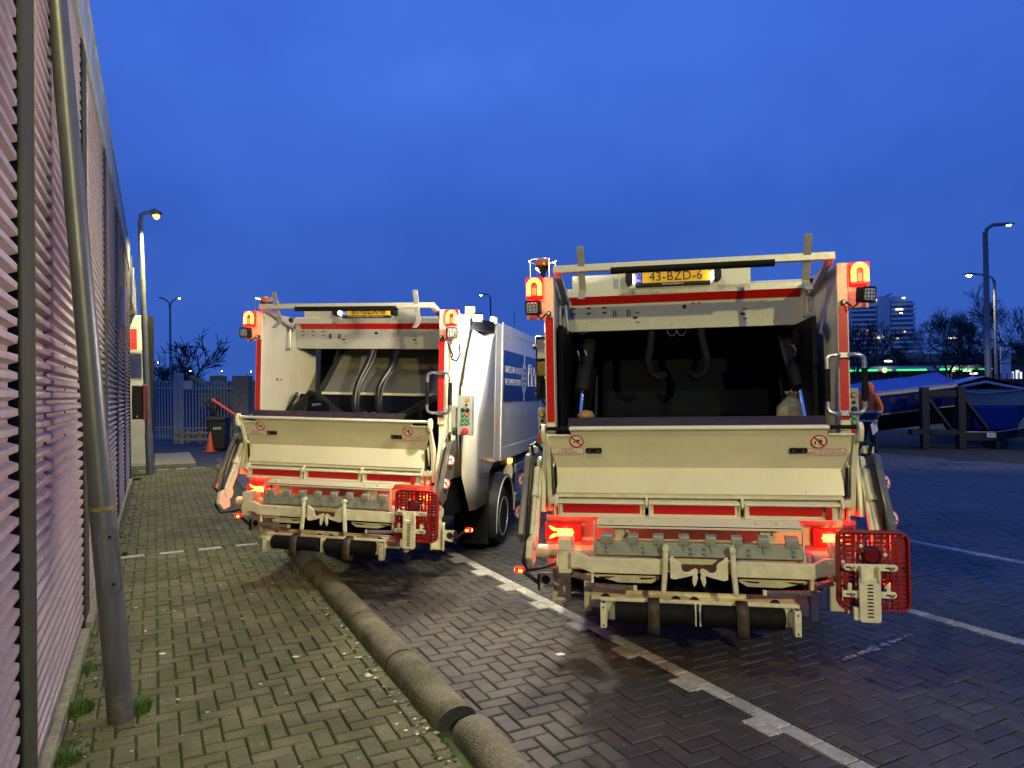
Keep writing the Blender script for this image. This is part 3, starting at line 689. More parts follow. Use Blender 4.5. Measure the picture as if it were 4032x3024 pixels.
        box('hopper_back', DARK, -.93, .93, 1.15, 1.2, .7, 2.36, 0); box('hopper_ceiling', DARK, -.90, .82, .64, 1.25, 2.32, 2.35, 0)
        part(MB().tube([(-.66, .60, 1.60), (-.50, 1.05, 2.30)], .034, n=4), 'guide_rail', BLACK, .003)
        part(MB().tube([(-.90, .30, 1.35), (-.82, .45, 1.62)], .020, n=4), 'guide_rail', BLACK, .003)
        def hose(pts, r):
            P = [Vector(p) for p in pts]; Q = []
            for i in range(len(P)-1):
                p0 = P[max(i-1,0)]; p1 = P[i]; p2 = P[i+1]; p3 = P[min(i+2,len(P)-1)]
                for k in range(6):
                    t = k/6; Q.append(.5*((2*p1)+(-p0+p2)*t+(2*p0-5*p1+4*p2-p3)*t*t+(-p0+3*p1-3*p2+p3)*t**3))
            Q.append(P[-1]); part(MB().tube(Q, r, n=9), 'hydraulic_hose', HOSE, 0)
        hose([(-.06, .62, 2.12), (-.09, .56, 1.95), (-.16, .45, 1.70), (-.15, .38, 1.48), (-.08, .35, 1.40)], .030)
        hose([(-.03, .62, 2.12), (-.05, .56, 1.95), (-.13, .45, 1.70), (-.11, .38, 1.48), (-.05, .35, 1.41)], .018)
        hose([(.20, .62, 2.12), (.17, .56, 1.92), (.08, .45, 1.70), (.10, .38, 1.50), (.17, .35, 1.40)], .028)
        hose([(.23, .62, 2.12), (.20, .56, 1.92), (.12, .45, 1.70), (.13, .38, 1.50), (.20, .35, 1.41)], .016)
        for q in range(5):
            dz = .02*q; hose([(-.86+.05*q, .30, 1.38), (-.76+.03*q, .32, 1.50+dz), (-.58, .34-.01*q, 1.58+dz*.6), (-.40, .33, 1.52), (-.22-.03*q, .32, 1.41), (-.05, .33, 1.375+.01*q)], .019+.003*(q % 2))
        for q in range(4):
            hose([(.24, .33, 1.38), (.42, .32, 1.41+.015*q), (.58, .34, 1.50+.015*q), (.72, .36, 1.57+.015*q), (.85, .40, 1.56)], .020)
        mb = MB()
        for x, z in ((.0, 1.43), (.05, 1.40), (-.03, 1.40), (.09, 1.43), (-.55, 1.50), (-.50, 1.505)): mb.cyl((x-.02, .30, z), (x+.02, .30, z), .014, n=8)
        part(mb, 'hose_couplings', STEEL, 0)
        hose([(.66, .25, 1.55), (.60, .22, 1.46), (.63, .22, 1.38), (.72, .25, 1.36)], .007)
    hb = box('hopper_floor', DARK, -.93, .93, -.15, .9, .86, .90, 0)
    for s in (-1, 1):
        for zz, yy in ((1.75, .18), (1.75, .26)) if far else ((1.70, .2),): part(MB().cyl((s*.905, yy, zz), (s*.89, yy, zz), .010, n=8), 'wall_bolt', STEEL, 0)
    part(MB().prism([(-.30,1.395),(-.29,1.395),(-.18,1.450),(-.19,1.455)], -.79 if not far else -.90, .78 if not far else .62, 'x'), 'rubber_flap', FLAP, .001)
    # ---------------- loading lid
    mb = MB()
    YF, ZF, YT, ZT = -.300, 1.142, -.420, 1.398
    def up(x, z): return (x, YF + (YT-YF)*(z-ZF)/(ZT-ZF), z)
    zn = 1.348
    pts = [up(-.860, ZF), up(.850, ZF), up(.908, zn), up(.750, zn), up(.755, ZT), up(-.760, ZT), up(-.755, zn), up(-.910, zn)]
    lo = [(-.860, -.345, .985), (.850, -.345, .985)]
    off = Vector((0, .022, .010))
    vs = [Vector(p) for p in pts + lo]; vs += [v+off for v in vs]
    fs = [(0,1,2,3,4,5,6,7), (8,9,1,0)]; n = 10
    bk = [tuple(n+i for i in reversed(f)) for f in fs]
    ring = [8,9,1,2,3,4,5,6,7,0]
    sd = [(ring[(i+1) % 10], ring[i], n+ring[i], n+ring[(i+1) % 10]) for i in range(10)]
    mb.add(vs, fs+bk+sd); lid = part(mb, 'loading_lid', PAINT, .002); fix_normals(lid)
    part(MB().tube([(-.762, YT, 1.392), (.757, YT, 1.392)], .0125, n=12), 'lid_tube', PAINT, 0, lid)
    for s, a, b in ((-1, -.762, -.905), (1, .757, .902)):
        part(MB().tube([(a, YT, 1.394), (b, YT, 1.394)], .0125, n=12), 'lid_grip', RUBBER if not far else PAINT, 0, lid)
        part(MB().tube([(a, YT+.022, 1.350), (b, YT+.022, 1.350)], .008, n=8), 'notch_lip', PAINT, 0, lid)
        ck = part(MB().prism([(-.405,1.345),(-.385,1.352),(-.25,1.15),(-.16,.86),(-.26,.855),(-.285,.89),(-.315,1.12)], s*.895, s*.925, 'x'), 'lid_cheek', PAINT, .004, lid); fix_normals(ck)
        hk = part(MB().prism([(-.455,1.345),(-.46,1.385),(-.44,1.42),(-.40,1.425),(-.37,1.39),(-.375,1.345),(-.40,1.31),(-.44,1.31)], s*.910, s*.935, 'x'), 'lid_hook', PAINT, .005, lid)
        fr = part(MB().prism([(-.335,.86),(-.20,.845),(-.12,.90),(-.12,1.20),(-.20,1.30),(-.26,1.10)], s*.935, s*.962, 'x'), 'side_frame', PAINT, .005); fix_normals(fr)
        # gas spring
        gs = part(MB().cyl((s*.865, -.345, 1.150), (s*.862, -.325, .985), .0095, n=10), 'gas_spring', BLACK, 0)
        part(MB().cyl((s*.862, -.325, .985), (s*.860, -.300, .845), .004, n=8), 'spring_rod', BLACK, 0, gs)
        part(MB().prism([(-.345,1.155),(-.30,1.185),(-.285,1.0),(-.31,1.06)], s*.872, s*.879, 'x'), 'spring_bracket', PAINT, .001, gs)
        box('hinge_block', PAINT2, min(s*.845, s*.905), max(s*.845, s*.905), -.365, -.25, .918, .960, .004)
        for q in (.83, .868): box('hinge_web', PAINT2, min(s*q, s*(q+.010)), max(s*q, s*(q+.010)), -.345, -.17, .835, .945, .002)
    sl = math.atan2(YT-YF, ZT-ZF)
    def LM(x, z): return Matrix.Translation((x, up(x, z)[1]-.0015, z)) @ Matrix.Rotation(math.pi/2 - sl, 4, 'X')
    sticker_disc(lid, LM(-.722, 1.314), .046, 'hand'); sticker_disc(lid, LM(.706, 1.308), .048, 'man')
    for x, z, w, lines in ((-.784, 1.252, .208, ('GRIJP NIET', 'IN DE BELADING')), (.752, 1.247, .212, ('KOM NIET BINNEN HET', 'BEREIK VAN DE ZWENKARM'))):
        M = LM(x, z); s_ = part(MB().prism([(-w/2,-.023),(w/2,-.023),(w/2,.023),(-w/2,.023)], 0, .0015, 'z', M), 'text_sticker', WHITEST, 0, lid)
        mb = MB(); frame_rect(mb, w, .046, .0028, .0022); mb.build('border', REDINK, s_, M=M, smooth=False)
        for i, ln in enumerate(lines):
            text(ln, 'warning_text', REDINK, s_, M @ Matrix.Translation((0, .0085-.017*i, .002)), .0165, extrude=.0003, sx=.95 if w > .209 else 1.0)
    for x in (-.616, .594):
        M = LM(x, 1.256); b = part(MB().prism(rrect(.098, .034, .006), 0, .012, 'z', M), 'rubber_buffer', BLACK, .003, lid)
        for q in (-.028, .028): part(MB().cyl(M @ Vector((q, 0, .012)), M @ Vector((q, 0, .0135)), .006, n=10), 'screw', STEEL, 0, b)
    for x, z in ((-.685, 1.372), (-.67, 1.185), (-.67, 1.12), (-.67, 1.005), (.665, 1.372), (.64, 1.185), (.635, 1.12), (.635, 1.005)):
        y = up(x, z)[1] if z > ZF else -.345 + .045*(z-.985)/(ZF-.985)
        part(MB().lathe([(.0055, 0), (.004, .003), (.001, .004)], (x, y, z), axis=(0,-1,0), n=8), 'lid_rivet', PAINT, 0, lid)
    box('hinge_rod', PAINT2, -.85, .84, -.338, -.30, .958, .990, 0)
    # ---------------- reflector shelf
    for x0, x1 in ((-.850, -.308), (-.286, .258), (.282, .826)):
        sh = part(MB().prism([(-.285,.958),(-.362,.930),(-.362,.920),(-.335,.920),(-.335,.852),(-.362,.845),(-.362,.838),(-.165,.832),(-.165,.958)], x0, x1, 'x'), 'reflector_shelf', PAINT, .002); fix_normals(sh)
        a, b = x0+.030, x1-.030
        if x0 > .2: b = .725
        M = Matrix.Translation(((a+b)/2, -.3355, .886)) @ Matrix.Rotation(math.pi/2, 4, 'X')
        part(MB().prism(rrect(b-a, .052, .006, 3), 0, .003, 'z', M), 'red_reflector', REDREF, 0, sh)
        for xx in (x0, x1-.008): box('end_web', PAINT, xx+.001, xx+.007, -.360, -.335, .845, .922, .001, sh)
    for x in (-.860, -.297, .270, .834): part(MB().prism([(-.28,1.0),(-.31,.995),(-.375,.945),(-.38,.915),(-.34,.895),(-.28,.94)], x-.008, x+.008, 'x'), 'hinge_lug', PAINT, .003)
    box('red_marker', REDREF, .738, .774, -.366, -.337, .845, .920, .002)
    # ---------------- lower panel and tail lights
    box('lower_panel', PAINT, -.955, .955, -.17, -.14, .46, .815, .004)
    for s in (-1, 1):
        xa, xb = (-.959, -.716) if s < 0 else (.695, .938)
        h = box('tail_light', REDPL, xa, xb, -.200, -.170, .651, .766, .004)
        l_ = lamp('tail_light_glow', ((xa+xb)/2 - s*.01, -.245, .708), 4.5, (1, .03, .02), .04); l_.parent = T
        box('lens', E_LENS, xa+.008, xb-.008, -.206, -.2005, .658, .759, .003, h)
        xo = xa if s < 0 else xb; dn = 1 if s < 0 else -1
        X = lambda q: xo + dn*q
        for sg in (-1, 1):
            zc = .7085
            P = [(X(.028), zc+sg*.043), (X(.045), zc+sg*.040), (X(.072), zc+sg*.026), (X(.185), zc+sg*.024), (X(.185), zc+sg*.008), (X(.060), zc+sg*.008), (X(.036), zc+sg*.024)]
            o = part(MB().prism(P, -.2095, -.2065, 'y'), 'brake_strip', E_REDHOT, 0, h); fix_normals(o)
        o = part(MB().prism([(X(.085), .7135), (X(.19), .7135), (X(.19), .7035), (X(.085), .7035)], -.2095, -.2065, 'y'), 'indicator_strip', E_AMBER, 0, h); fix_normals(o)
    # ---------------- bin lift: rest plate, comb, torsion tube, arms, hooks, springs
    lp = part(MB().prism([(-.300,.850),(-.470,.812),(-.470,.792),(-.455,.792),(-.455,.802),(-.300,.838)], -.600, .588, 'x'), 'bin_rest', PAINT, .002); fix_normals(lp)
    box('rest_seal', BLACK, -.598, .586, -.4715, -.468, .806, .811, 0, lp)
    for x in (-.505, -.39, .345, .46): part(MB().cyl((x, -.43, .822), (x, -.43, .836), .013, n=6), 'bolt', PAINT2, .001, lp)
    for x in (-.45, .40):
        b = part(MB().prism([(x-.09, .80),(x+.09, .80),(x+.05,.785),(x+.03,.66),(x-.03,.66),(x-.05,.785)], -.42, -.40, 'y'), 'rest_bracket', PAINT2, .002, lp); fix_normals(b)
        for q in (-.035, .035): part(MB().cyl((x+q, -.425, .77), (x+q, -.44, .77), .010, n=8), 'bolt', PAINT2, 0, b)
    cb = box('bin_comb', GALVD, -.606, .584, -.485, -.470, .632, .712, .002)
    box('comb_ledge', GALVD, -.606, .584, -.4695, -.42, .704, .712, .001, cb)
    for x in (-.538, -.381, -.231, -.082, .072, .219, .368, .525):
        w = .031 if abs(x) < .5 else .037
        tpart = part(MB().prism([(-.492,.700),(-.500,.735),(-.500,.752),(-.458,.764),(-.440,.764),(-.440,.752),(-.465,.745),(-.480,.700)], x-w, x+w, 'x'), 'comb_tooth', GALVD, .003, cb); fix_normals(tpart)
        o = part(MB().prism([(-.486,.71),(-.500,.725),(-.487,.66)], x-.006, x+.006, 'x'), 'tooth_web', GALVD, .001, cb); fix_normals(o)
    for x in (-.54, -.32, -.045, .035, .285, .535):
        for z in (.655, .683): part(MB().cyl((x, -.485, z), (x, -.496, z), .009, n=6), 'bolt', STEEL, .001, cb)
    for x in (-.614, .590):
        o = part(MB().prism([(-.49,.62),(-.47,.80),(-.45,.83),(-.44,.72),(-.44,.62)], x-.004, x+.004, 'x'), 'comb_side_plate', GALVD, .001, cb); fix_normals(o)
    part(MB().tube([(-1.005, -.27, .598), (1.0, -.27, .598)], .043, n=22), 'torsion_tube', PAINT2, 0)
    box('lift_crossbar', PAINT, -.65, .64, -.43, -.40, .575, .645, .004)
    for s in (-1, 1):
        xa, xb = sorted((s*.838, s*.757))
        ab = box('arm_block', PAINT2, xa, xb, -.46, -.36, .505, .717, .004)
        part(MB().prism([(-.30,.70),(-.46,.652),(-.46,.640),(-.30,.640)], xa-.004, xb+.004, 'x'), 'block_cap', PAINT2, .003, ab)
        part(MB().lathe([(.050, 0), (.050, .010), (.046, .013)], (s*.838, -.41, .565), axis=(s,0,0), n=18), 'pivot_disc', PAINT2, 0, ab)
        part(MB().cyl((s*.85, -.41, .565), (s*.868, -.41, .565), .016, n=8), 'pivot_nut', STEEL, .001, ab)
        A = [(s*.757, .644), (s*.70, .644), (s*.640, .612), (s*.20, .616), (s*.20, .526), (s*.635, .526), (s*.70, .552), (s*.757, .552)]
        arm = part(MB().prism(A, -.505, -.462, 'y'), 'lift_arm', PAINT2, .003, None); fix_normals(arm)
        P = [(s*.190, -.515, .420), (s*.191, -.522, .50), (s*.190, -.522, .64), (s*.183, -.505, .692)]
        o = part(MB().prism([(s*.175,.690),(s*.205,.690),(s*.212,.55),(s*.222,.424),(s*.192,.420),(s*.180,.55)], -.545, -.508, 'y'), 'bin_post', PAINT2, .010, None); fix_normals(o)
        part(MB().cyl((s*.190, -.55, .688), (s*.190, -.49, .690), .019, n=16), 'post_head', PAINT2, .003, o)
        # hook claw
        H = [(.165,.640),(.150,.640),(.140,.625),(.108,.605),(.098,.585)] + [(.072+.030*math.cos(R(a)), .575+.030*math.sin(R(a))) for a in (10, -30, -70, -110, -150)] + [(.020,.572),(.006,.562),(.004,.545),(.020,.535),(.070,.520),(.140,.503),(.165,.510)]
        o = part(MB().prism([(s*x, z) for x, z in H], -.515, -.495, 'y'), 'bin_hook', PAINT2, .003); fix_normals(o)
        o = part(MB().prism([(s*x, z) for x, z in [(.014,.553),(.036,.535),(.040,.495),(.030,.466),(.018,.480),(.006,.520)]], -.525, -.512, 'y'), 'hook_pawl', PAINT2, .003); fix_normals(o)
        o = part(MB().prism([(s*x, z) for x, z in [(.640,.505),(.230,.505),(.230,.490),(.275,.462),(.470,.460),(.560,.484),(.600,.486)]], -.46, -.445, 'y'), 'cam_plate', PAINT2, .003); fix_normals(o)
        for xx in (.545, .30):
            q = part(MB().prism([(s*(xx-.06),.498),(s*(xx+.05),.494),(s*(xx+.035),.483),(s*(xx-.02),.487)], -.462, -.4605, 'y'), 'cam_slot', BLACKINK, 0, o, smooth=False)
        part(MB().tube([(s*.628, -.49, .548), (s*.628, -.49, .468), (s*.645, -.44, .462)], .011, n=8), 'spring_pin', PAINT2, 0)
        sp = part(spring((s*.642, -.475, .482), (s*.750, -.465, .505), .015, 10, .0052), 'short_spring', STEEL, 0)
        part(spring((s*.382, -.455, .430), (s*.672, -.455, .438), .012, 24, .0050), 'long_spring', STEEL, 0, sp)
        part(MB().box(min(s*.362, s*.385), max(s*.362, s*.385), -.47, -.44, .415, .445), 'spring_end', PAINT2, .004, sp)
        # lift arm linkage, hydraulic cylinder and smoked cover on the flank
        yA, zA, yB, zB = -.17, 1.19, -.545, .72
        lk = part(MB().tube([(s*.985, yA-.02, zA-.05), (s*.985, yB+.08, zB)], .030, n=4, up=(1,0,0)), 'linkage_arm', PAINT2, .004)
        for (y_, z_, rr) in ((yA-.02, zA-.03, .045), (yB+.09, zB-.02, .055)): part(MB().lathe([(rr, 0), (rr, .025), (rr*.8, .03), (rr*.5, .034)], (s*.972, y_, z_), axis=(s,0,0), n=18), 'link_eye', PAINT2, 0, lk)
        hc = part(MB().cyl((s*1.0, yA-.06, zA-.06), (s*1.0, yA-.16, zA-.22), .024, n=16), 'lift_cylinder', PAINT2, 0)
        part(MB().cyl((s*1.0, yA-.16, zA-.22), (s*1.0, yB+.07, zB+.02), .017, n=14), 'cylinder_tube', PAINT2, 0, hc)
        part(MB().cyl((s*1.0, yA-.155, zA-.205), (s*1.0, yA-.175, zA-.235), .029, n=16), 'cylinder_collar', PAINT2, 0, hc)
        w = .042 if s < 0 else .05
        cv = part(MB().prism([(yA-.10,zA+.03),(yA+.04,zA+.04),(yA+.06,zA-.03),(yB+.17,zB+.01),(yB+.06,zB-.03),(yB-.04,zB+.04)], s*1.030, s*1.072, 'x'), 'arm_cover', COVER, .008); fix_normals(cv)
        part(MB().box(min(s*1.0,s*1.06), max(s*1.0,s*1.06), yA-.02, yA+.06, zA+.03, zA+.075), 'cover_cap', PAINT2, .006, cv)
        for q, pc in ((.22, 'hand'), (.62, 'man')):
            y_, z_ = yA+.0-.02 + (yB+.06-yA)*q, zA + (zB-zA)*q
            # stickers sit on the rear-facing bevel of the cover, turned outwards a little
            nrm = Vector((s*.62, -.74, .26)).normalized(); u = Vector((0,0,1)).cross(nrm).normalized(); v_ = nrm.cross(u)
            M = Matrix.Translation(Vector((s*1.078, y_-.065, z_-.02))) @ Matrix((u, v_, nrm)).transposed().to_4x4()
            sticker_disc(cv, M, .046, pc)
        part(MB().lathe([(.062, 0), (.062, .03), (.05, .04), (.02, .042)], (s*1.0, yB+.06, zB-.09), axis=(s,0,0), n=20), 'arm_knuckle', PAINT2, 0)
        ko = part(MB().prism([(yB+.10,zB+.02),(yB-.02,zB+.0),(yB-.04,zB-.10),(yB+.03,zB-.17),(yB+.13,zB-.15)], s*.985, s*1.02, 'x'), 'knuckle_plate', PAINT2, .006); fix_normals(ko)
        for dd in (0, .018):
            P = [(s*1.03, yA-.02+dd, zA+.02), (s*1.035, yA-.06+dd, zA+.09), (s*1.02, yA-.0+dd, zA+.10), (s*.97, yA+.08, zA+.03)]
            part(MB().tube(P, .010, n=8), 'hydraulic_hose', HOSE, 0)
            P = [(s*1.022, yA-.10-dd, zA-.02), (s*1.022, yA-.24-dd, zA-.24), (s*1.022, yB+.06-dd, zB+.0), (s*1.045, yB+.00-dd, zB-.12), (s*1.02, yB+.02, zB-.19), (s*.95, yB+.10, zB-.19), (s*.86, yB+.12, zB-.165)]
            part(MB().tube(P, .009, n=8), 'hydraulic_hose', HOSE, 0)
        # outline marker lamp on stalk
        ml = part(MB().tube([(s*1.155, -.005, .402), (s*1.038, .0, .318)], .017, n=4), 'marker_stalk', BLACK, .002)
        part(MB().box(min(s*1.03,s*1.045), max(s*1.03,s*1.045), -.02, .03, .272, .385), 'stalk_plate', BLACK, .002, ml)
        mk = part(MB().prism(rrect(.060, .036, .010), -.03, .012, 'y', Matrix.Translation((s*1.170, 0, .408))), 'marker_lamp', E_LENS, .003, ml)
        part(MB().prism(rrect(.030, .020, .006), -.034, -.0305, 'y', Matrix.Translation((s*1.160, 0, .406))), 'marker_led', E_REDHOT, 0, ml)
        part(MB().box(min(s*1.188,s*1.203), max(s*1.188,s*1.203), -.02, .008, .398, .416), 'amber_led', E_AMBER, 0, ml)
        o = part(MB().prism([(s*1.03,.392),(s*.94,.392),(s*.94,.30),(s*1.03,.28)], .0, .006, 'y'), 'stalk_bracket', PAINT2, .001, ml); fix_normals(o)
        pts = MB().cyl((s*.988, -.002, .343), (s*.988, -.0005, .343), .030, n=18); part(pts, 'bracket_hole', BLACKINK, 0, ml)
        xa, xb = sorted((s*.938, s*.815)); mp = box('mud_plate', PAINT2, xa, xb, .0, .012, .206, .46, .003)
        for xx in (xa, xb-.010): box('plate_flange', PAINT2, xx, xx+.010, -.035, .0, .206, .44, .002, mp)
        o = box('bumper_leg', PAINT2, min(s*.698, s*.655), max(s*.698, s*.655), -.31, -.25, .235, .46, .003)
    bb = part(MB().prism([(-.30,.372),(-.30,.352),(-.335,.340),(-.335,.268),(-.28,.268),(-.28,.372)], -.655, .640, 'x'), 'rear_bumper', PAINT2, .004); fix_normals(bb)
    for x in (-.56, -.13, -.02, .45): part(MB().cyl((x, -.337, .330), (x, -.3355, .330), .030, n=18), 'bumper_hole', BLACKINK, 0, bb)
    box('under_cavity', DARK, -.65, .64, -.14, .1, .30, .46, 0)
    # ---------------- rubber roller step
    rf = box('roller_frame', PAINT2, -.580, .562, -.480, -.455, .352, .372, .003)
    for x0, x1 in ((-.572, -.022), (.000, .556)): box('frame_plate', PAINT2, x0, x1, -.462, -.456, .236, .352, .002, rf)
    for x in (-.561, .541):
        o = box('end_bracket', PAINT2, x-.019, x+.019, -.535, -.470, .205, .352, .004, rf)
        box('bracket_recess', BLACKINK, x-.012, x+.012, -.525, -.48, .3515, .3535, 0, rf)
        for z in (.222, .327): part(MB().cyl((x, -.536, z), (x, -.5345, z), .006, n=10), 'bolt_hole', BLACKINK, 0, rf)
    for x in (-.024, .003): box('centre_web', PAINT2, x-.004, x+.004, -.520, -.456, .236, .356, .001, rf)
    for x0, x1 in ((-.492, -.036), (.016, .474)): part(MB().lathe([(.052, 0), (.060, .008), (.060, x1-x0-.008), (.052, x1-x0)], (x0, -.505, .298), axis=(1,0,0), n=26), 'rubber_roller', RUBBER, 0)
    for x in (-.265, .237):
        n_ = 12; loop = [(-.478, .378)] + [(-.515+.055*math.sin(R(a)), .315+.060*math.cos(R(a))) for a in (-35, -65, -90)] + [(-.572, .25), (-.562, .205), (-.535, .185), (-.50, .20), (-.485, .24)]
        vs = []
        for y_, z_ in loop: vs += [(x-.034, y_, z_), (x+.034, y_, z_)]
        mb = MB(); mb.add(vs, [(2*i, 2*i+1, 2*i+3, 2*i+2) for i in range(len(loop)-1)])
        o = part(mb, 'rubber_strap', STRAP, 0, ang=80); so = o.modifiers.new('thick', 'SOLIDIFY'); so.thickness = .006
        box('strap_clamp', PAINT2, x-.038, x+.038, -.486, -.452, .366, .380, .003)
    # ---------------- red perforated side step with lamp and white bracket
    px, pz, py = .904, .628, -.68
    M = Matrix.Translation((px, py, pz)); rim = MB(); A = rrect(.362, .425, .045, 6); B = rrect(.340, .403, .035, 6); n = len(A)
    vs = [(x, -.012, z) for x, z in A] + [(x, -.012, z) for x, z in B] + [(x, .050, z) for x, z in A] + [(x, .038, z) for x, z in B]
    rim.add([M @ Vector(v) for v in vs], [(i, (i+1) % n, n+(i+1) % n, n+i) for i in range(n)] + [((i+1) % n, i, 2*n+i, 2*n+(i+1) % n) for i in range(n)] + [(n+i, n+(i+1) % n, 3*n+(i+1) % n, 3*n+i) for i in range(n)])
    sp = part(rim, 'side_step', REDPL, .002)
    cols = [-.165, -.140, -.095, -.072, -.045, -.012, .010, .045, .072, .100, .128, .165]
    for i, x in enumerate(cols): box('step_rib', REDPL, px+x-.006, px+x+.006, py+.010, py+.040, pz-.200, pz+.200, .001, sp)
    random.seed(3)
    for k in range(17):
        z = pz-.192+.0238*k
        for (a, b) in ((-.140, -.095), (-.045, -.012), (.010, .045), (.100, .160)):
            if random.random() < .93: box('step_slat', REDPL, px+a, px+b, py+.012, py+.036, z, z+.0175, .001, sp)
        if k % 2 == 0: box('step_slat', REDPL, px-.168, px+.168, py+.016, py+.034, z+.003, z+.0085, 0, sp)
    for k in range(9):
        for x in (-.152, -.058, .062):
            z = pz-.175+.044*k; mb = MB(); q = []
            for i in range(16):
                r_ = .0125 if i % 2 == 0 else .0075; q.append((px+x+r_*math.cos(6.2832*i/16), z+r_*math.sin(6.2832*i/16)))
            part(mb.prism(q, py+.004, py+.010, 'y'), 'grip_star', PAINT2 if (k*3+int(x*100)) % 4 == 0 else REDPL, 0, sp)
    rl = part(MB().lathe([(.049, 0), (.049, .02), (.040, .028), (.038, .022), (.001, .026)], (.890, py-.006, .717), axis=(0,-1,0), n=26), 'round_reflector', BLACK, 0)
    part(MB().lathe([(.038, 0), (.034, .004), (.001, .006)], (.890, py-.0315, .717), axis=(0,-1,0), n=24), 'lens', mat('dark_red_lens', (.16, .006, .006), .12, coat=.6), 0, rl)
    wb = part(MB().prism(rrect(.108, .235, .016), -.745, -.725, 'y', Matrix.Translation((.868, 0, .485))), 'step_bracket', PAINT2, .004)
    for k in range(10): part(MB().prism(rrect(.030, .0075, .0036, 3), -.7465, -.7455, 'y', Matrix.Translation((.868, 0, .400+.0187*k))), 'bracket_slot', BLACKINK, 0, wb, smooth=False)
    for z, w in ((.656, .272), (.512, .272)):
        part(MB().prism(rrect(w, .036, .017), -.724, -.715, 'y', Matrix.Translation((.878 if z > .6 else .869, 0, z))), 'bracket_wing', PAINT2, .002, wb)
        for sx in (-1, 1):
            part(MB().prism(rrect(.046, .008, .0038, 3), -.7255, -.7245, 'y', Matrix.Translation((.875+sx*.098, 0, z))), 'wing_slot', BLACKINK, 0, wb, smooth=False)
            part(MB().cyl((.875+sx*(.105 if sx > 0 else .090), -.724, z-.002), (.875+sx*(.105 if sx > 0 else .090), -.736, z-.002), .009, n=8), 'bolt', STEEL, .001, wb)
            if z < .6: part(MB().prism(rrect(.020, .050, .0095, 4), -.7238, -.7155, 'y', Matrix.Translation((.869+sx*.096, 0, z+.035))), 'bracket_ear', PAINT2, .001, wb)
    part(MB().prism([(.835,.640),(.905,.640),(.905,.60),(.915,.585),(.822,.585),(.835,.60)], -.7235, -.7155, 'y'), 'bracket_neck', PAINT2, .002, wb)
    for x in (.826, .912): part(MB().box(x-.006, x+.006, -.76, -.715, .585, .665), 'bracket_web', PAINT2, .002, wb)
    o = part(MB().prism([(.815,.44),(.79,.44),(.79,.375),(.83,.372)], -.73, -.70, 'y'), 'bracket_foot', PAINT2, .002, wb); fix_normals(o)
    # ---------------- control boxes
    def controls(x0, x1, y, z0, z1, n):
        c = box('control_box', GREYBOX, x0, x1, y, y+.07, z0, z1, .004); xc = (x0+x1)/2; H = z1-z0
        def btn(x, z, r, m, ring=True):
            if ring: part(MB().cyl((x, y, z), (x, y-.006, z), r*1.25, n=16), 'bezel', BLACK, 0, c)
            part(MB().lathe([(r, 0), (r, .010), (r*.8, .013)], (x, y-.004, z), axis=(0,-1,0), n=16), 'push_button', m, 0, c)
        G = mat('green_button', (.06, .22, .10), .4, emit=(.2, .8, .35), es=.12); O = mat('orange_button', (.5, .10, .03), .4, emit=(1, .2, .05), es=.25); Y = mat('yellow_button', (.55, .30, .02), .4)
        btn(xc+.02*(n > 1), z1-.045, .015, Y); btn(xc+.015*(n > 1), z1-.09, .009, BLACK)
        cols_ = ((-.019, .026) if n > 1 else (0,))
        for i, z in enumerate((z1-.135, z1-.175, z1-.215, z1-.255)):
            for k, dx in enumerate(cols_): btn(xc+dx, z, .0155, BLACK if i == 0 else (O if (i == 1 and k == 1) else G))
        part(MB().lathe([(.030, 0), (.033, .015), (.030, .025), (.015, .030)], (xc+.01*(n > 1), y-.002, z0+.038), axis=(0,-1,0), n=20), 'stop_button', mat('red_button', (.45, .03, .03), .4), 0, c)
    if far:
        controls(1.045, 1.185, -.02, 1.265, 1.630, 2)
        jb = box('junction_box', GREYBOX, .955, 1.043, .02, .12, 1.325, 1.530, .005)
        for z in (1.36, 1.42, 1.48): part(MB().box(1.0435, 1.055, .04, .075, z-.014, z+.014), 'switch_cap', mat('blue_switch', (.02, .04, .16), .4), .003, jb)
        for x in (.985, 1.015): part(MB().cyl((x, .06, 1.325), (x, .06, 1.30), .010, n=10), 'cable_gland', PAINT2, 0, jb)
        part(MB().tube([(.985,.06,1.30), (.99,.06,1.24), (1.01,.05,1.20)], .006, n=6), 'cable', HOSE, 0, jb); part(MB().tube([(1.015,.06,1.30), (1.02,.06,1.25), (1.03,.05,1.20)], .006, n=6), 'cable', HOSE, 0, jb)
        for P in ([(.965,-.08,2.10),(.985,-.07,2.03),(1.0,-.04,1.99),(.975,-.02,1.975)], [(1.06,-.06,2.10),(1.07,-.05,2.0),(1.03,-.03,1.94),(.97,0,1.96)]): part(MB().tube(P, .010, n=8), 'lamp_cable', HOSE, 0)
    else:
        controls(-1.018, -.962, -.04, 1.28, 1.52, 1); controls(.975, 1.035, .02, 1.32, 1.62, 1)
        vb = box('valve_box', BLACK, -1.045, -.962, .06, .20, 1.58, 2.02, .006)
        part(MB().cyl((-1.06, .05, 1.94), (-.965, .05, 1.94), .016, n=10), 'valve_tube', BLACK, 0, vb); box('fluid_reservoir', mat('amber_fluid', (.34, .22, .04), .3, coat=.3), -1.03, -.965, .03, .058, 1.74, 1.84, .006, vb)
        box('reservoir_label', WHITEST, -1.03, -.97, .03, .058, 1.86, 1.99, .003, vb); part(MB().tube([(-1.0,.03,1.74), (-1.02,.02,1.65), (-1.0,.02,1.58), (-.98,.03,1.54)], .008, n=6), 'valve_hose', HOSE, 0, vb)
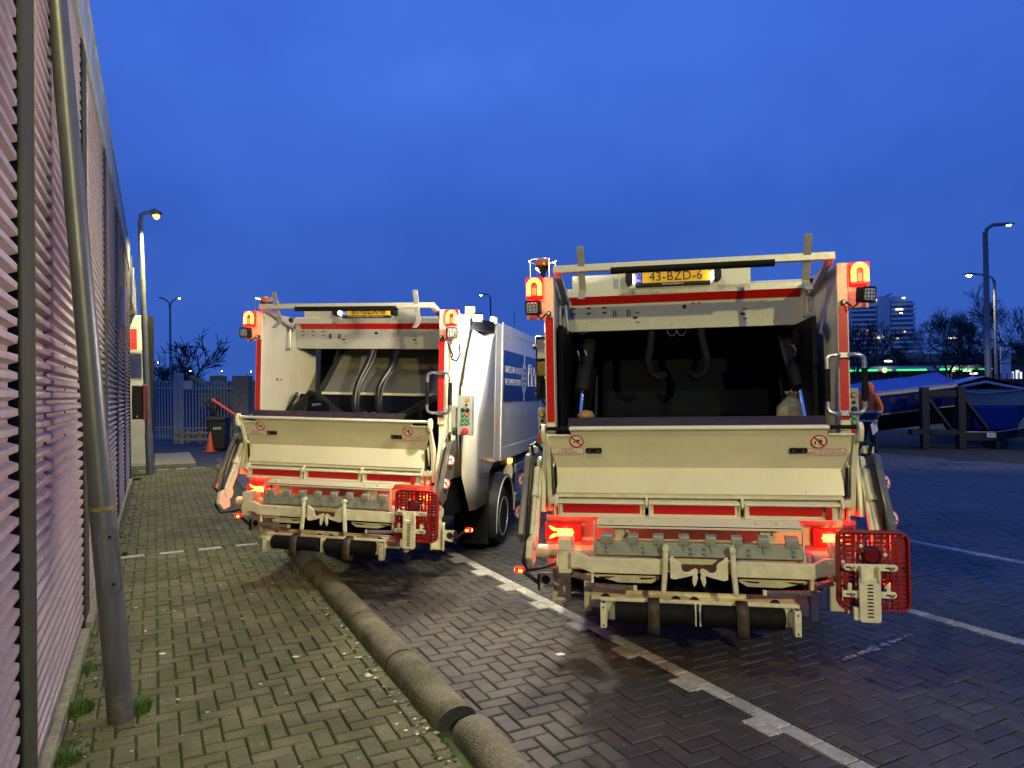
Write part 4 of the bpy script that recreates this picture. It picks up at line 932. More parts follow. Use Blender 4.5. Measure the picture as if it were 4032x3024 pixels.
    # ---------------- container body, chassis, wheels, cab
    for s in (-1, 1):
        xs, xi, xf = s*1.035, s*.965, s*.995
        q = part(MB().add([(xi,-.03,2.40),(xi,.70,2.41),(xi,.60,2.27),(xi,.27,1.71),(xi,.31,1.0),(xi,.34,.84),(xi,-.03,.86)], [tuple(range(7))]), 'tailgate_side', BODYW, 0); so = q.modifiers.new('t', 'SOLIDIFY'); so.thickness = .008*1
        seal = [(.62,2.283),(.273,1.713),(.30,1.25),(.343,.834),(.633,.471)]; fold = [(1.235,2.215),(.749,1.401),(.72,1.15),(.70,.80),(.72,.469)]
        vs = [(xf, y, z) for y, z in seal] + [(xs, y, z) for y, z in fold]; nn_ = 5
        vs += [(xs,1.17,.465),(xs,1.28,.808),(xs,1.425,.875),(xs,1.44,1.40),(xs,1.44,2.33)]
        fs = [(i, i+1, nn_+i+1, nn_+i) for i in range(4)] + [(9, 8, 7, 11, 10), (7, 6, 13, 12, 11), (6, 5, 14, 13)]
        q = part(MB().add(vs, fs), 'side_apron', BODYW, 0, ang=15); so = q.modifiers.new('t', 'SOLIDIFY'); so.thickness = .006; fix_normals(q)
        part(MB().tube([(xf,.62,2.283), (xf,.273,1.713)], .010, n=6), 'rubber_seal', BLACK, 0); part(MB().tube([(xf,.62,2.283), (xs,1.345,2.323), (xs,1.395,2.445)], .012, n=6), 'rubber_seal', BLACK, 0)
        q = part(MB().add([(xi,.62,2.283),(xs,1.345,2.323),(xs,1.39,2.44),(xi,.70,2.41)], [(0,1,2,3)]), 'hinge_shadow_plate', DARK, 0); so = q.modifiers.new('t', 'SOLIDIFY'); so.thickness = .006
        part(MB().box(min(s*.98,s*1.05), max(s*.98,s*1.05), 1.36, 1.46, 2.42, 2.50), 'tailgate_hinge', PAINT, .01)
    bd = box('container_body', BODYW, -1.035, 1.035, 1.445, 4.35, .87, 2.452, .02)
    for s in (-1, 1):
        for z0, z1 in ((.87, 1.02), (2.36, 2.46)): box('body_rail', BODYW, min(s*1.037, s*1.047), max(s*1.037, s*1.047), 1.80, 4.35, z0, z1, .004, bd)
        box('body_pillar', BODYW, min(s*1.037, s*1.050), max(s*1.037, s*1.050), 1.72, 1.80, .87, 2.47, .006, bd)
    box('tailgate_roof', BODYW, -.955, .955, .60, 1.44, 2.37, 2.42, .01)
    box('roof_ridge', STEEL, -.46, .60, 1.40, 1.50, 2.455, 2.50, .006) if far else None
    box('chassis_rail', DARK, -.42, -.34, .2, 6.4, .46, .68, 0); box('chassis_rail', DARK, .34, .42, .2, 6.4, .46, .68, 0); box('underframe', DARK, -.9, .9, .35, 1.35, .46, .80, 0)
    box('body_floor', DARK, -1.0, 1.0, 1.4, 4.35, .80, .868, 0)
    wr, wz = .352, .352-.104
    for s in (-1, 1):
        for wy in (1.72, 5.3):
            for xo, full in ((1.095, True), (.83, False)) if wy < 3 else ((1.02, True),):
                xi_ = xo-.235
                w_ = part(MB().lathe([(.215,0),(.30,.0),(.335,.025),(wr,.06),(wr,.175),(.335,.21),(.30,.235),(.215,.235)], (s*xi_, wy, wz), axis=(s,0,0), n=40), 'wheel', TYRE, 0)
                part(MB().lathe([(.222,.20),(.222,.243),(.205,.243),(.198,.20),(.17,.11),(.155,.13),(.10,.14),(.09,.19),(.07,.20),(.001,.20)], (s*xi_, wy, wz), axis=(s,0,0), n=36), 'rim', RIM, 0, w_)
                for k in range(6):
                    a = 6.2832*k/6; part(MB().cyl((s*(xi_+.135), wy+.125*math.cos(a), wz+.125*math.sin(a)), (s*(xi_+.155), wy+.125*math.cos(a), wz+.125*math.sin(a)), .012, n=6), 'wheel_nut', STEEL, 0, w_)
        pr_ = arc((1.72, wz), .475, 200, -5, 18); pi_ = arc((1.72, wz), .455, 200, -5, 18); mb = MB(); n = len(pr_)
        xa, xb = s*.72, s*1.125
        vs = [(xa,y,z) for y,z in pr_] + [(xb,y,z) for y,z in pr_] + [(xb*.995,y,z) for y,z in pi_] + [(xa,y,z) for y,z in pi_]
        fs = [(k*n+i, k*n+i+1, ((k+1) % 4)*n+i+1, ((k+1) % 4)*n+i) for k in range(4) for i in range(n-1)]
        mb.add(vs, fs); q = part(mb, 'mudguard', BLACK, 0); fix_normals(q)
        part(MB().tube([(s*1.122, y, z) for y, z in arc((1.72, wz), .452, 195, 0, 16)], .010, n=6), 'mudguard_trim', mat('grey_trim', (.45, .46, .47), .4), 0, q)
        box('mud_flap', RUBBER, min(s*.70, s*1.05), max(s*.70, s*1.05), 1.20, 1.215, .02, .60, .004)
        # side guard and filler
        for z in (.66, .30): box('side_guard_rail', STEEL, min(s*1.05, s*1.085), max(s*1.05, s*1.085), 2.45, 4.3, z, z+.11, .006)
        for y in (2.5, 4.2): box('side_guard_post', BLACK, min(s*.98, s*1.049), max(s*.98, s*1.049), y, y+.05, .28, .85, .003)
        fl = part(MB().lathe([(.06, 0), (.07, .1), (.05, .22), (.03, .26)], (s*.99, 2.36, .60), n=14), 'fluid_tank', PAINT2, 0)
        part(MB().box(min(s*1.0,s*1.05), max(s*1.0,s*1.05), 2.30, 2.36, .80, .85), 'side_marker', E_AMBER, .004)
    cab = part(MB().prism([(4.55,.42),(6.30,.42),(6.42,.9),(6.30,1.55),(6.05,2.25),(4.60,2.30)], -1.0, 1.0, 'x'), 'cab', BODYW, .05); fix_normals(cab)
    for s in (-1, 1):
        q = part(MB().prism([(5.05,1.45),(6.10,1.45),(5.90,2.10),(5.05,2.12)], s*1.001, s*1.006, 'x'), 'side_window', GLASS, 0, cab)
    part(MB().prism([(6.27,1.50),(6.285,1.50),(6.06,2.18),(6.045,2.18)], -.9, .9, 'x', Matrix.Translation((0,.03,0))), 'windscreen', GLASS, 0, cab)
    if not far:
        l = lamp('flank_light', (-1.17, .40, 2.33), 210, (1, .90, .66), .05); l.parent = T
        wk2 = part(MB().prism(rrect(.09, .07, .012), -.04, .03, 'y', Matrix.Translation((-1.06, .50, 2.392)) @ Matrix.Rotation(R(20), 4, 'X')), 'flank_work_light', BLACK, .003)
    # tailgate flank work light (lit) and blue side panel on the far truck
    if far:
        wk = part(MB().prism(rrect(.09, .07, .012), -.04, .03, 'y', Matrix.Translation((1.10, .42, 2.392)) @ Matrix.Rotation(R(20), 4, 'X')), 'flank_work_light', BLACK, .003)
        part(MB().prism(rrect(.074, .056, .010), -.045, -.041, 'y', Matrix.Translation((1.10, .42, 2.392)) @ Matrix.Rotation(R(20), 4, 'X')), 'lit_lens', E_WHITE, 0, wk)
        box('light_bracket', PAINT2, .96, 1.06, .44, .47, 2.38, 2.50, .003, wk)
        l = lamp('flank_light', (1.17, .38, 2.33), 200, (1, .92, .70), .05); l.parent = T
        l = lamp('flank_light', (-1.16, .40, 2.33), 150, (1, .97, .58), .05); l.parent = T
        wk2 = part(MB().prism(rrect(.09, .07, .012), -.04, .03, 'y', Matrix.Translation((-1.10, .42, 2.392)) @ Matrix.Rotation(R(20), 4, 'X')), 'flank_work_light', BLACK, .003)
        sp_ = box('side_banner', PANELB, 1.0365, 1.041, 1.83, 5.0 if False else 4.30, 1.552, 2.160, .001)
        text('ONZE STAD HOUDEN', 'banner_text', WHITEST, sp_, FACE_RIGHT(1.0425, 2.42, 1.935), .115, sx=.92)
        text('WE SAMEN SCHOON!', 'banner_text', WHITEST, sp_, FACE_RIGHT(1.0425, 2.42, 1.785), .115, sx=.92)
        ov = part(MB().prism([(.155*math.cos(6.2832*i/28), .20*math.sin(6.2832*i/28)) for i in range(28)], 0, .0015, 'z', FACE_RIGHT(1.0418, 3.05, 1.855)), 'banner_oval', WHITEST, 0, sp_)
        box('banner_line', WHITEST, 1.0415, 1.0432, 3.03, 3.07, 1.552, 1.66, 0, sp_); box('banner_line', WHITEST, 1.0415, 1.0432, 3.03, 3.07, 2.05, 2.16, 0, sp_)
        for i, ln in enumerate(('BIED UW', 'AFVAL AAN', 'VOLGENS DE', 'REGELS')): text(ln, 'oval_text', BLACKINK, ov, FACE_RIGHT(1.0440, 3.05, 1.955-.068*i), .050, sx=.9)
        box('banner_end', PURPLE, 1.0415, 1.0425, 3.68, 4.30, 1.553, 1.80, 0, sp_)
        def outline(pts, closed=True):
            P = [(1.0435, y, z) for y, z in pts] + ([(1.0435, *pts[0])] if closed else [])
            part(MB().tube(P, .008, n=4), 'bin_icon', WHITEST, 0, sp_)
        outline([(3.34,1.76),(3.54,1.76),(3.54,2.02),(3.50,2.05),(3.38,2.05),(3.34,2.02)]); outline([(3.37,1.93),(3.51,1.93),(3.51,2.0),(3.37,2.0)])
        outline([(3.62,1.76),(3.85,1.76),(3.82,1.90),(3.76,1.95),(3.74,2.02),(3.70,1.95),(3.64,1.90)]); outline([(3.92,1.76),(4.15,1.76),(4.15,2.0),(3.92,2.0)])
        text('www.', 'banner_text', WHITEST, sp_, FACE_RIGHT(1.0430, 3.95, 1.66), .06)
        box('orange_label', mat('orange_print', (.62, .22, .05), .4), 1.0415, 1.0425, 1.50, 1.54, 1.20, 1.40, 0)
        part(MB().tube([(.9,3.0,2.45),(.9,3.0,2.75)], .004, n=5), 'aerial', BLACK, 0)
    return T
truck_near = make_truck((1.1845, 4.6827, .0968), .1967, -.0029, -.0049, 'nearer white refuse truck with plate 43-BZD-6 and a dark empty hopper', False)
truck_far = make_truck((-1.5646, 6.7209, .1088), .2156, .0314, -.0072, 'farther white refuse truck with blue side banner, parked astride the kerb', True)
# ================================================================== BACKGROUND
def at(px, D, py=None, z=None):
    """point at depth D seen at photograph column px (and row py, or at height z)"""
    def ray(qx, qy):
        dx, dy = qx-2016, qy-1512; X = dx*math.cos(.0136)-dy*math.sin(.0136); Y = dx*math.sin(.0136)+dy*math.cos(.0136)
        x, u = X/2795, -Y/2795; return Vector((x, math.cos(.01226)-u*math.sin(.01226), math.sin(.01226)+u*math.cos(.01226)))
    d = ray(px, py if py is not None else 1540); k = D/d.y; p = d*k + Vector((0, 0, CAM_H))
    if z is not None: p.z = z
    return p
LPOST = mat('lamp_post_grey', (.20, .21, .21), .55, metal=.3, var=.25, vscale=10)
LPOSTD = mat('lamp_post_dark', (.06, .065, .07), .5, metal=.3)
def street_lamp(px, D, head_py, arm_dx, label, rise=.0, r=.07, lens=E_STREETW, dark=False, lit=True, lean=0.0, power=0, drop=.25, dual=False, col=(1, .86, .5), lr=1.0):
    b = at(px, D, z=0); top = at(px, D, head_py).z
    L = empty('street_lamp', b); tag(L, label, 'street lamp', 'street lamps'); m = LPOSTD if dark else LPOST
    mb = MB(); k = Matrix.Shear('XY', 4, (0, 0)) if False else None
    ox = lambda z: lean*z
    mb.lathe([(r, -.05), (r, .9), (r*.85, 1.0), (r*.62, top*.97)], (0,0,0), n=14)
    mb.v = [(x+ox(z), y, z) for x, y, z in mb.v]; mb.build('post', m, L)
    for sg in ((1, -1) if dual else (1,)):
        a = arm_dx*sg; P = [(ox(top*.93), 0, top*.93), (ox(top)+a*.06, 0, top-drop*.15), (ox(top)+a*.25, 0, top+rise*.5), (ox(top)+a*.72, 0, top+rise)]
        mb = MB(); mb.tube(P, r*.5, n=8); mb.build('arm', m, L)
        x0 = ox(top)+a*.62; x1 = ox(top)+a*1.0; zz = top+rise
        h = MB().prism([(x0, zz+.05), (x0, zz-.05), ((x0+x1)/2, zz-.07), (x1, zz-.02), (x1, zz+.03), ((x0+x1)/2, zz+.08)], -.11, .11, 'y').build('lamp_head', m, L, bevel=.015); fix_normals(h)
        if lit and (not dual or sg > 0):
            xc = (x0+x1)/2
            mb = MB(); mb.lathe([(.06*lr, 0), (.05*lr, -.05), (.03*lr, -.085), (.005, -.10)], (0,0,0), n=14); mb.v = [(x*abs(a)*.9/.3*.5 + xc, y*1.0, z+zz-.055) for x, y, z in mb.v]; mb.build('lens', lens, h)
            if power: l = lamp('lamp_light', (xc+.18*(1 if a > 0 else -1), 0, zz-.36), power, col, .12, 'SPOT', None, R(150), .4); l.parent = L
    return L
street_lamp(590, 15.92, 838, .46, 'lit yellow street lamp beside the end of the corrugated wall', r=.085, lens=E_STREET, lean=-.034, power=1300, col=(1, .84, .34), lr=1.7)
street_lamp(3893, 46, 890, 1.9, 'tall street lamp with a bent arm, lamp lit, beside the boats', rise=.12, r=.24, power=0, drop=1.2)
street_lamp(3925, 40, 1085, -1.75, 'shorter bent lit street lamp carrying the traffic sign', rise=.10, r=.11, drop=1.0, power=900, col=(1, .86, .5))
street_lamp(672, 75, 1195, 1.2, 'distant double-headed street lamp left of the farther truck', rise=.6, r=.16, dual=True)
street_lamp(725, 60, 1368, .9, 'dark unlit double street lamp near the bare tree', rise=.05, r=.05, dark=True, lit=False, dual=True)
street_lamp(1936, 60, 1160, -1.0, 'bent street lamp showing above the farther truck body', rise=.05, r=.10, dark=True, drop=1.0)
street_lamp(3606, 120, 1232, -2.8, 'thin lit lamp post in front of the tower block', rise=.1, r=.10)
for px, py, D, lb_ in ((975, 1460, 80, 'small distant lamp just left of the farther truck'), (860, 1458, 85, 'small warm distant lamp right of the bare tree'), (737, 1458, 88, 'small white distant lamp behind the gate'), (610, 1425, 90, 'small distant lamp in the far trees at left')):
    street_lamp(px, D, py, .5, lb_, r=.06)
# traffic sign on the shorter lamp post
sg = empty('traffic_sign', at(3962, 39.7, z=0)); tag(sg, 'white traffic sign with a crossed circle on the lamp post by the boats', 'sign')
SGW = mat('sign_face', (.55, .57, .60), .4); SGG = mat('sign_grey', (.05, .055, .06), .5)
zc = at(3962, 39.7, 1400).z
MB().box(-.29, .29, -.02, .02, zc-.44, zc+.44).build('sign_face', SGW, sg, bevel=.01); f = sg.children[0]
mb = MB(); n = 24; vs = []
for rr in (.17, .225):
    for i in range(n): vs.append((rr*math.cos(6.2832*i/n), -.024, zc+.04+rr*math.sin(6.2832*i/n)))
mb.add(vs, [(i, (i+1) % n, n+(i+1) % n, n+i) for i in range(n)]); mb.build('ring', SGG, f, smooth=False)
MB().box(-.11, .11, -.026, -.022, zc+.06, zc+.13).build('car_mark', SGG, f); MB().box(-.11, .11, -.026, -.022, zc-.05, zc+.02).build('car_mark', SGG, f)
MB().prism([(-.28,-.36),(-.22,-.40),(.26,.30),(.20,.34)], -.0265, -.0262, 'y', Matrix.Translation((0,0,zc+.1))).build('slash', SGG, f, smooth=False)
MB().box(-.29, .29, -.02, .02, zc-1.35, zc-.48).build('sub_plate', SGW, sg, bevel=.01)
MB().cyl((0,.05,0), (0,.05,zc-.9), .04).build('post', LPOST, sg)

# ---- bare winter trees
BARK = mat('dark_bark', (.022, .020, .018), .9, var=.4, vscale=5)
def bare_tree(pos, h, spread, seed, label, depth=6, r0=None, rmin=.02):
    rnd = random.Random(seed); T = empty('bare_tree', pos); tag(T, label, 'tree', 'bare winter trees'); trunk = MB(); crown = MB(); r0 = r0 or h*.022
    def grow(mb, p, d, l, r, lev):
        k = 3; path = [p]; rr = [max(rmin, r)]; q = p; dd = d
        for i in range(k):
            dd = (dd + Vector((rnd.gauss(0,.10), rnd.gauss(0,.10), rnd.gauss(.04,.06)))).normalized(); q = q + dd*l/k; path.append(q); rr.append(max(rmin, r*(1-.42*(i+1)/k)))
        mb.tube(path, r, n=5 if lev < 2 else 3, radii=rr, cap=False)
        if lev >= depth: return
        nc = rnd.choice([2, 3, 3, 4]) if lev > 0 else rnd.choice([4, 5])
        for c in range(nc):
            f = rnd.uniform(.45, 1.0) if c else 1.0; i = min(k-1, int(f*k)); b = path[i].lerp(path[i+1], f*k-i)
            a = rnd.uniform(.25, .75)*spread*(1.25 if lev == 0 else 1); ax = dd.orthogonal().normalized(); ax.rotate(Matrix.Rotation(rnd.random()*6.28, 3, dd)); nd = dd.copy(); nd.rotate(Matrix.Rotation(a, 3, ax))
            if nd.z < -.15: nd.z *= .2
            grow(crown, b, nd.normalized(), l*rnd.uniform(.62, .86), r*.52*(1 if c == 0 else .85), lev+1)
    grow(trunk, Vector((0,0,-.1)), Vector((0,0,1)), h*.24, r0, 0)
    trunk.build('trunk', BARK, T); crown.build('crown', BARK, T, smooth=False); return T
bare_tree(at(3735, 75, z=0), 13.5, 1.1, 4, 'broad rounded bare tree right of the tower block', 7, r0=.30, rmin=.013)
bare_tree(at(3925, 70, z=0), 15.0, .95, 9, 'tall bare tree behind the two right street lamps', 7, r0=.30, rmin=.013)
bare_tree(at(4075, 85, z=0), 12.5, 1.0, 14, 'bare tree cut by the frame edge beyond the boats', 6)
bare_tree(at(3480, 95, z=0), 11, .8, 23, 'thin bare tree in front of the tower block', 6, r0=.14, rmin=.024)
bare_tree(at(3375, 80, z=0), 13, .9, 31, 'bare tree half hidden by the nearer truck', 6)
bare_tree(at(3600, 100, z=0), 8.0, .9, 37, 'low bare tree between tower block and rounded tree', 6)
bare_tree(at(793, 38, z=0), 8.2, 1.25, 5, 'open bare tree behind the palisade gate', 5, r0=.16)
bare_tree(at(645, 110, z=0), 11, 1.0, 12, 'distant fuzzy bare tree left of the lamp', 6, r0=.2, rmin=.024)
bare_tree(at(760, 115, z=0), 10, 1.0, 17, 'distant fuzzy bare tree behind the open one', 6, r0=.2, rmin=.024)

# ---- tower block
CONC = mat('hazed_tower_concrete', (.52, .54, .56), .8, var=.15, vscale=.4); DGL = mat('tower_glass', (.22, .25, .28), .25); TBAND = mat('hazed_tower_band', (.74, .76, .80), .7)  # tower tones paled: distance haze is put into the colours
tw = empty('apartment_tower', at(3480, 300, z=0)); tw.rotation_euler = (0, 0, R(-8)); tag(tw, 'tall grey apartment tower with balcony bands and few lit windows', 'building')
S_ = 300/2795
def tx(px): return (px-3480)*S_
zt = lambda py: 1.72 + (1526-py)*S_
MB().box(tx(3366), tx(3456), 0, 16, 0, zt(1185)).build('wall', CONC, tw); MB().box(tx(3456), tx(3502), -2.0, 16, 0, zt(1168)).build('stair_core', mat('hazed_stair_concrete', (.58, .60, .62), .8, var=.15), tw)
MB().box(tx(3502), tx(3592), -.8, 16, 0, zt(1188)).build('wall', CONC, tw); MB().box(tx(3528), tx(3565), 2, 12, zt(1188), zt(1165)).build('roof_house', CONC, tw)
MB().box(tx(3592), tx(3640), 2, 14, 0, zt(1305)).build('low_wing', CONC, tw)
MB().tube([(tx(3500), 4, zt(1165)), (tx(3530), 4, zt(1152))], .25, n=4).build('aerial', LPOSTD, tw)
for k in range(17):
    z = zt(1196+ k*18.5)
    if z < 2: break
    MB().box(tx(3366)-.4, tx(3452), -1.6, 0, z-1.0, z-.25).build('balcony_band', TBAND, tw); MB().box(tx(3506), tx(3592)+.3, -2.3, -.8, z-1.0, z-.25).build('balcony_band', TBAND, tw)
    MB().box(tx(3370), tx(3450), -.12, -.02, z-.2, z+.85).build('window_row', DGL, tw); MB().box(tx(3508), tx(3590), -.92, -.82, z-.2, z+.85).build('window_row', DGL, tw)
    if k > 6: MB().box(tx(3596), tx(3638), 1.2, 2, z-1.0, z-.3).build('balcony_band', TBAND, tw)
for px, py, w in ((3445, 1183, 7), (3545, 1178, 12), (3522, 1222, 26), (3413, 1302, 6), (3551, 1309, 5), (3440, 1331, 5), (3453, 1330, 8), (3472, 1327, 4), (3520, 1333, 8), (3437, 1400, 14)):
    MB().box(tx(px), tx(px+w), -2.6, -2.35, zt(py+3), zt(py-4)).build('lit_window', E_WIN, tw)
# ---- filling station with green light strip, low roofs and houses
fs_ = empty('filling_station', at(3600, 90, z=0)); tag(fs_, 'low filling station canopy edged with a green light strip', 'building')
S2 = 90/2795; fx = lambda px: (px-3600)*S2; fz = lambda py: 1.72+(1524-py)*S2
MB().box(fx(3330), fx(3925), 0, 8, fz(1459), fz(1440)).build('canopy', mat('canopy_white', (.42, .44, .46), .6), fs_)
for a, b in ((3340, 3456), (3490, 3512), (3533, 3650), (3700, 3760), (3766, 3836), (3852, 3912)): MB().box(fx(a), fx(b), -.06, -.01, fz(1458), fz(1453)).build('green_strip', E_GREEN, fs_)
for px in (3360, 3560, 3760, 3900): MB().box(fx(px), fx(px)+.3, 1, 1.3, 0, fz(1459)).build('canopy_post', LPOST, fs_)
MB().box(fx(3330), fx(3925), 7, 8, 0, fz(1462)).build('shop_wall', mat('shop_wall', (.16, .17, .18), .6, var=.3, vscale=1.5), fs_)
for px in (3475, 3745): MB().lathe([(.02,-.25),(.25,-.15),(.32,0),(.25,.15),(.02,.25)], (fx(px), -.6, fz(1456)), axis=(0,1,0), n=18).build('round_lit_sign', mat('lit_yellow_disc', (.7, .7, .3), .4, emit=(.9, .95, .35), es=1.6), fs_)
for px, py in ((3483, 1422), (3735, 1334), (3790, 1463), (3815, 1475)): MB().lathe([(.05,-.1),(.45,-.05),(.4,.12),(.05,.16)], (fx(px), -1, fz(py)), n=14).build('canopy_lamp', mat('lit_canopy_lamp', (.9,.8,.6), .4, emit=(1, .88, .6), es=5), fs_)
random.seed(77)
for k, px in enumerate((3955, 3972, 3990, 4005, 4022)): MB().box(fx(px), fx(px+random.choice((4, 7, 10))), 0, .2, fz(1500), fz(1470-random.random()*8)).build('lit_shop_window', mat('lit_shop', (.8,.8,.8), .4, emit=(.85, .92, 1), es=.9), fs_)
hs = empty('row_of_houses', at(3900, 130, z=0)); tag(hs, 'low dark row of houses behind the filling station', 'building')
S3 = 130/2795; MB().box((3330-3900)*S3, (4300-3900)*S3, 0, 8, 0, 1.72+(1524-1425)*S3).build('wall', mat('dark_brick', (.07, .05, .05), .8, var=.3, vscale=.6), hs)
MB().prism([(0, 1.72+99*S3), (8, 1.72+99*S3), (4, 1.72+135*S3)], (3330-3900)*S3, (4300-3900)*S3, 'x').build('roof', mat('roof_tile', (.085, .050, .045), .8, var=.2), hs)
hl = empty('far_sheds', at(700, 120, z=0)); tag(hl, 'low dark sheds beyond the gate at left', 'building'); S5 = 120/2795
MB().box((480-700)*S5, (1100-700)*S5, 0, 8, 0, 1.72+(1560-1500)*S5).build('wall', mat('shed_wall', (.05, .055, .07), .8, var=.4, vscale=.5), hl)

# ---- palisade fences and gate
FEN = mat('galvanised_fence', (.42, .42, .39), .55, metal=.3, var=.25, vscale=8)
def fence(p0, p1, h, gap, name, label, cat='fence', r=.022, rails=(.25, .88), zb=.12, m=FEN):
    F = empty(name, p0); d = (Vector(p1)-Vector(p0)); d.z = 0; L = d.length; F.rotation_euler = (0, 0, math.atan2(d.y, d.x)); tag(F, label, cat)
    n = int(L/gap); me = None
    for k in range(n+1):
        if me is None:
            o = MB().box(-r, r, -.012, .012, zb, h).build('bar', m, F); me = o.data; o.location.x = 0
        else:
            o = bpy.data.objects.new('bar', me); COL.objects.link(o); o.parent = F; o.location.x = k*gap
    for q in rails: MB().box(-.05, L+.05, -.03, -.013, h*q-.03, h*q+.03).build('rail', m, F)
    return F
g0 = at(560, 27, z=0); g1 = at(688, 26.6, z=0)
fence(g0, g1, 2.35, .13, 'palisade_gate', 'grey palisade gate leaf next to the warehouse pillar', 'gate', zb=.16)
fence(at(722, 26.4, z=0), at(1020, 25.6, z=0), 2.30, .135, 'palisade_fence', 'grey palisade fence behind the wheelie bin', zb=.16)
for px, D, lab in ((695, 26.6, 'square grey gate post left of the double post'), (713, 26.5, 'square grey gate post right of its twin')):
    o = MB().box(-.075, .075, -.075, .075, -.05, 2.62).build('gate_post', FEN, bevel=.01); o.location = at(px, D, z=0); tag(o, lab, 'post', 'gate posts')
MB_ = MB().box(-.16, .16, -.02, .02, 2.02, 2.32); o = MB_.build('notice_board', mat('notice', (.50, .50, .44), .6)); o.location = at(740, 26.2, z=0); tag(o, 'small pale notice hung on the palisade gate', 'sign')
CONCP = mat('rough_concrete_post', (.17, .17, .14), .9, var=.4, vscale=14, bump=.8, bscale=60)
o = MB().box(-.28, .28, -.25, .25, -.05, 2.45).build('concrete_pillar', CONCP, bevel=.02); o.location = at(955, 25.2, z=0); tag(o, 'rough concrete pillar at the end of the palisade fence', 'pillar')
# wheelie bin
wbn = empty('wheelie_bin', at(862, 22.6, z=0)); wbn.rotation_euler = (0, 0, .1); tag(wbn, 'dark wheelie bin with white letters beside the traffic cone', 'bin')
BINM = mat('bin_plastic', (.018, .019, .019), .5, var=.3)
def frus(w0, d0, w1, d1, z0, z1):
    vs = [(-w0/2,-d0/2,z0),(w0/2,-d0/2,z0),(w0/2,d0/2,z0),(-w0/2,d0/2,z0),(-w1/2,-d1/2,z1),(w1/2,-d1/2,z1),(w1/2,d1/2,z1),(-w1/2,d1/2,z1)]
    return MB().add(vs, [(0,3,2,1),(4,5,6,7),(0,1,5,4),(1,2,6,5),(2,3,7,6),(3,0,4,7)])
bo = frus(.46, .52, .56, .68, .06, 1.02).build('bin_body', BINM, wbn, bevel=.03); frus(.62, .74, .58, .68, 1.02, 1.09).build('lid', BINM, wbn, bevel=.02)
MB().box(-.30, .30, -.39, -.34, .97, 1.03).build('rim', BINM, wbn, bevel=.01); text('HMS', 'letters', WHITEST, wbn, FACE_REAR(.04, -.335, .72), .13)
for s in (-1, 1): MB().lathe([(.1, 0), (.1, .05)], (s*.24, .22, .10), axis=(s,0,0), n=18).build('wheel', BLACK, wbn)
MB().tube([(-.2, .38, 1.0), (.2, .38, 1.0)], .015).build('handle', BINM, wbn)
CONE = mat('cone_orange', (.62, .09, .02), .55, var=.2)
cn = empty('traffic_cone', at(826, 22.2, z=0)); tag(cn, 'orange traffic cone standing left of the wheelie bin', 'cone')
MB().lathe([(.13, .02), (.12, .04), (.028, .62), (.020, .63)], (0,0,0), n=20).build('cone_body', CONE, cn); MB().box(-.18, .18, -.18, .18, 0, .025).build('base', CONE, cn, bevel=.01)
# young bare shrub rising behind the bin, rubble heap, concrete slab, pallet
bare_tree(at(852, 23.3, z=.6), 1.9, .5, 41, 'bundle of bare twigs rising behind the wheelie bin', 3, r0=.02)
ROCK = mat('rubble', (.10, .10, .095), .9, var=.4, vscale=6, bump=.6, bscale=20)
mb = MB(); random.seed(9)
for _ in range(160):
    a = random.random()*6.28; r = .9*math.sqrt(random.random()); h = max(0, .55*(1-r/.9)); c = Vector((r*math.cos(a)*1.5, r*math.sin(a)*.6, h*random.random())); q = random.uniform(.05, .12)
    mb.lathe([(.3*q, -q*.7), (q, -.2*q), (q*.9, .3*q), (.2*q, q*.7)], c, axis=(random.random()-.5, random.random()-.5, 1), n=6)
o = mb.build('rubble', ROCK, smooth=False); o.location = at(960, 23.6, z=0); tag(o, 'grey rubble heap at the fence behind the farther truck', 'rubble', kind='stuff')
pk = empty('pallet', at(765, 24.8, z=0)); tag(pk, 'weathered wooden pallet leaning behind the gate', 'pallet'); WOOD = mat('grey_wood', (.24, .22, .17), .8, var=.3, vscale=12)
for k in range(4): MB().box(-.6+.4*k-.06, -.6+.4*k+.06, -.05, .05, .12, .55).build('block', WOOD, pk, bevel=.004)
for z in (.2, .42): MB().box(-.7, .7, -.09, -.052, z, z+.09).build('plank', WOOD, pk, bevel=.004)
RP = MB().tube([(0,0,0), (-.9, 0, .62)], .045, n=10).build('red_pipe', mat('red_pipe', (.40, .03, .03), .5)); RP.location = at(962, 20.0, z=1.02); tag(RP, 'slanted red pipe behind the farther truck lid', 'pipe')
# parked lorry and digger shapes beyond the gate
ex = empty('yellow_digger', at(850, 33, z=0)); tag(ex, 'small yellow digger cab and arm beyond the palisade fence', 'digger'); YD = mat('digger_yellow', (.40, .22, .02), .5, var=.2); BD = mat('container_blue', (.02, .05, .14), .5, var=.3)
MB().box(-.3, .3, 0, .6, 1.9, 2.7).build('cab', YD, ex, bevel=.04); MB().box(-.22, .22, -.02, -.005, 2.1, 2.5).build('cab_window', DGL, ex); MB().prism([(-.3,2.2),(-1.3,2.75),(-1.35,2.62),(-.3,2.0)], .2, .4, 'y').build('boom', YD, ex, bevel=.02); MB().box(-.8, .8, 0, 1.2, 1.2, 1.9).build('engine_body', YD, ex, bevel=.05); MB().box(-.9, .9, -.1, 1.3, 0, .6).build('track', BLACK, ex, bevel=.1); MB().box(-.4, .4, .2, 1.0, .6, 1.2).build('turntable', BLACK, ex)
bc_ = empty('blue_container', at(700, 36, z=0)); tag(bc_, 'dark blue container standing beyond the palisade gate', 'container'); MB().box(-2.6, 2.6, 0, 2, .1, 2.35).build('container_wall', BD, bc_, bevel=.03)
for k in range(14): MB().box(-2.5+.37*k, -2.4+.37*k, -.04, 0, .2, 2.25).build('container_rib', BD, bc_)
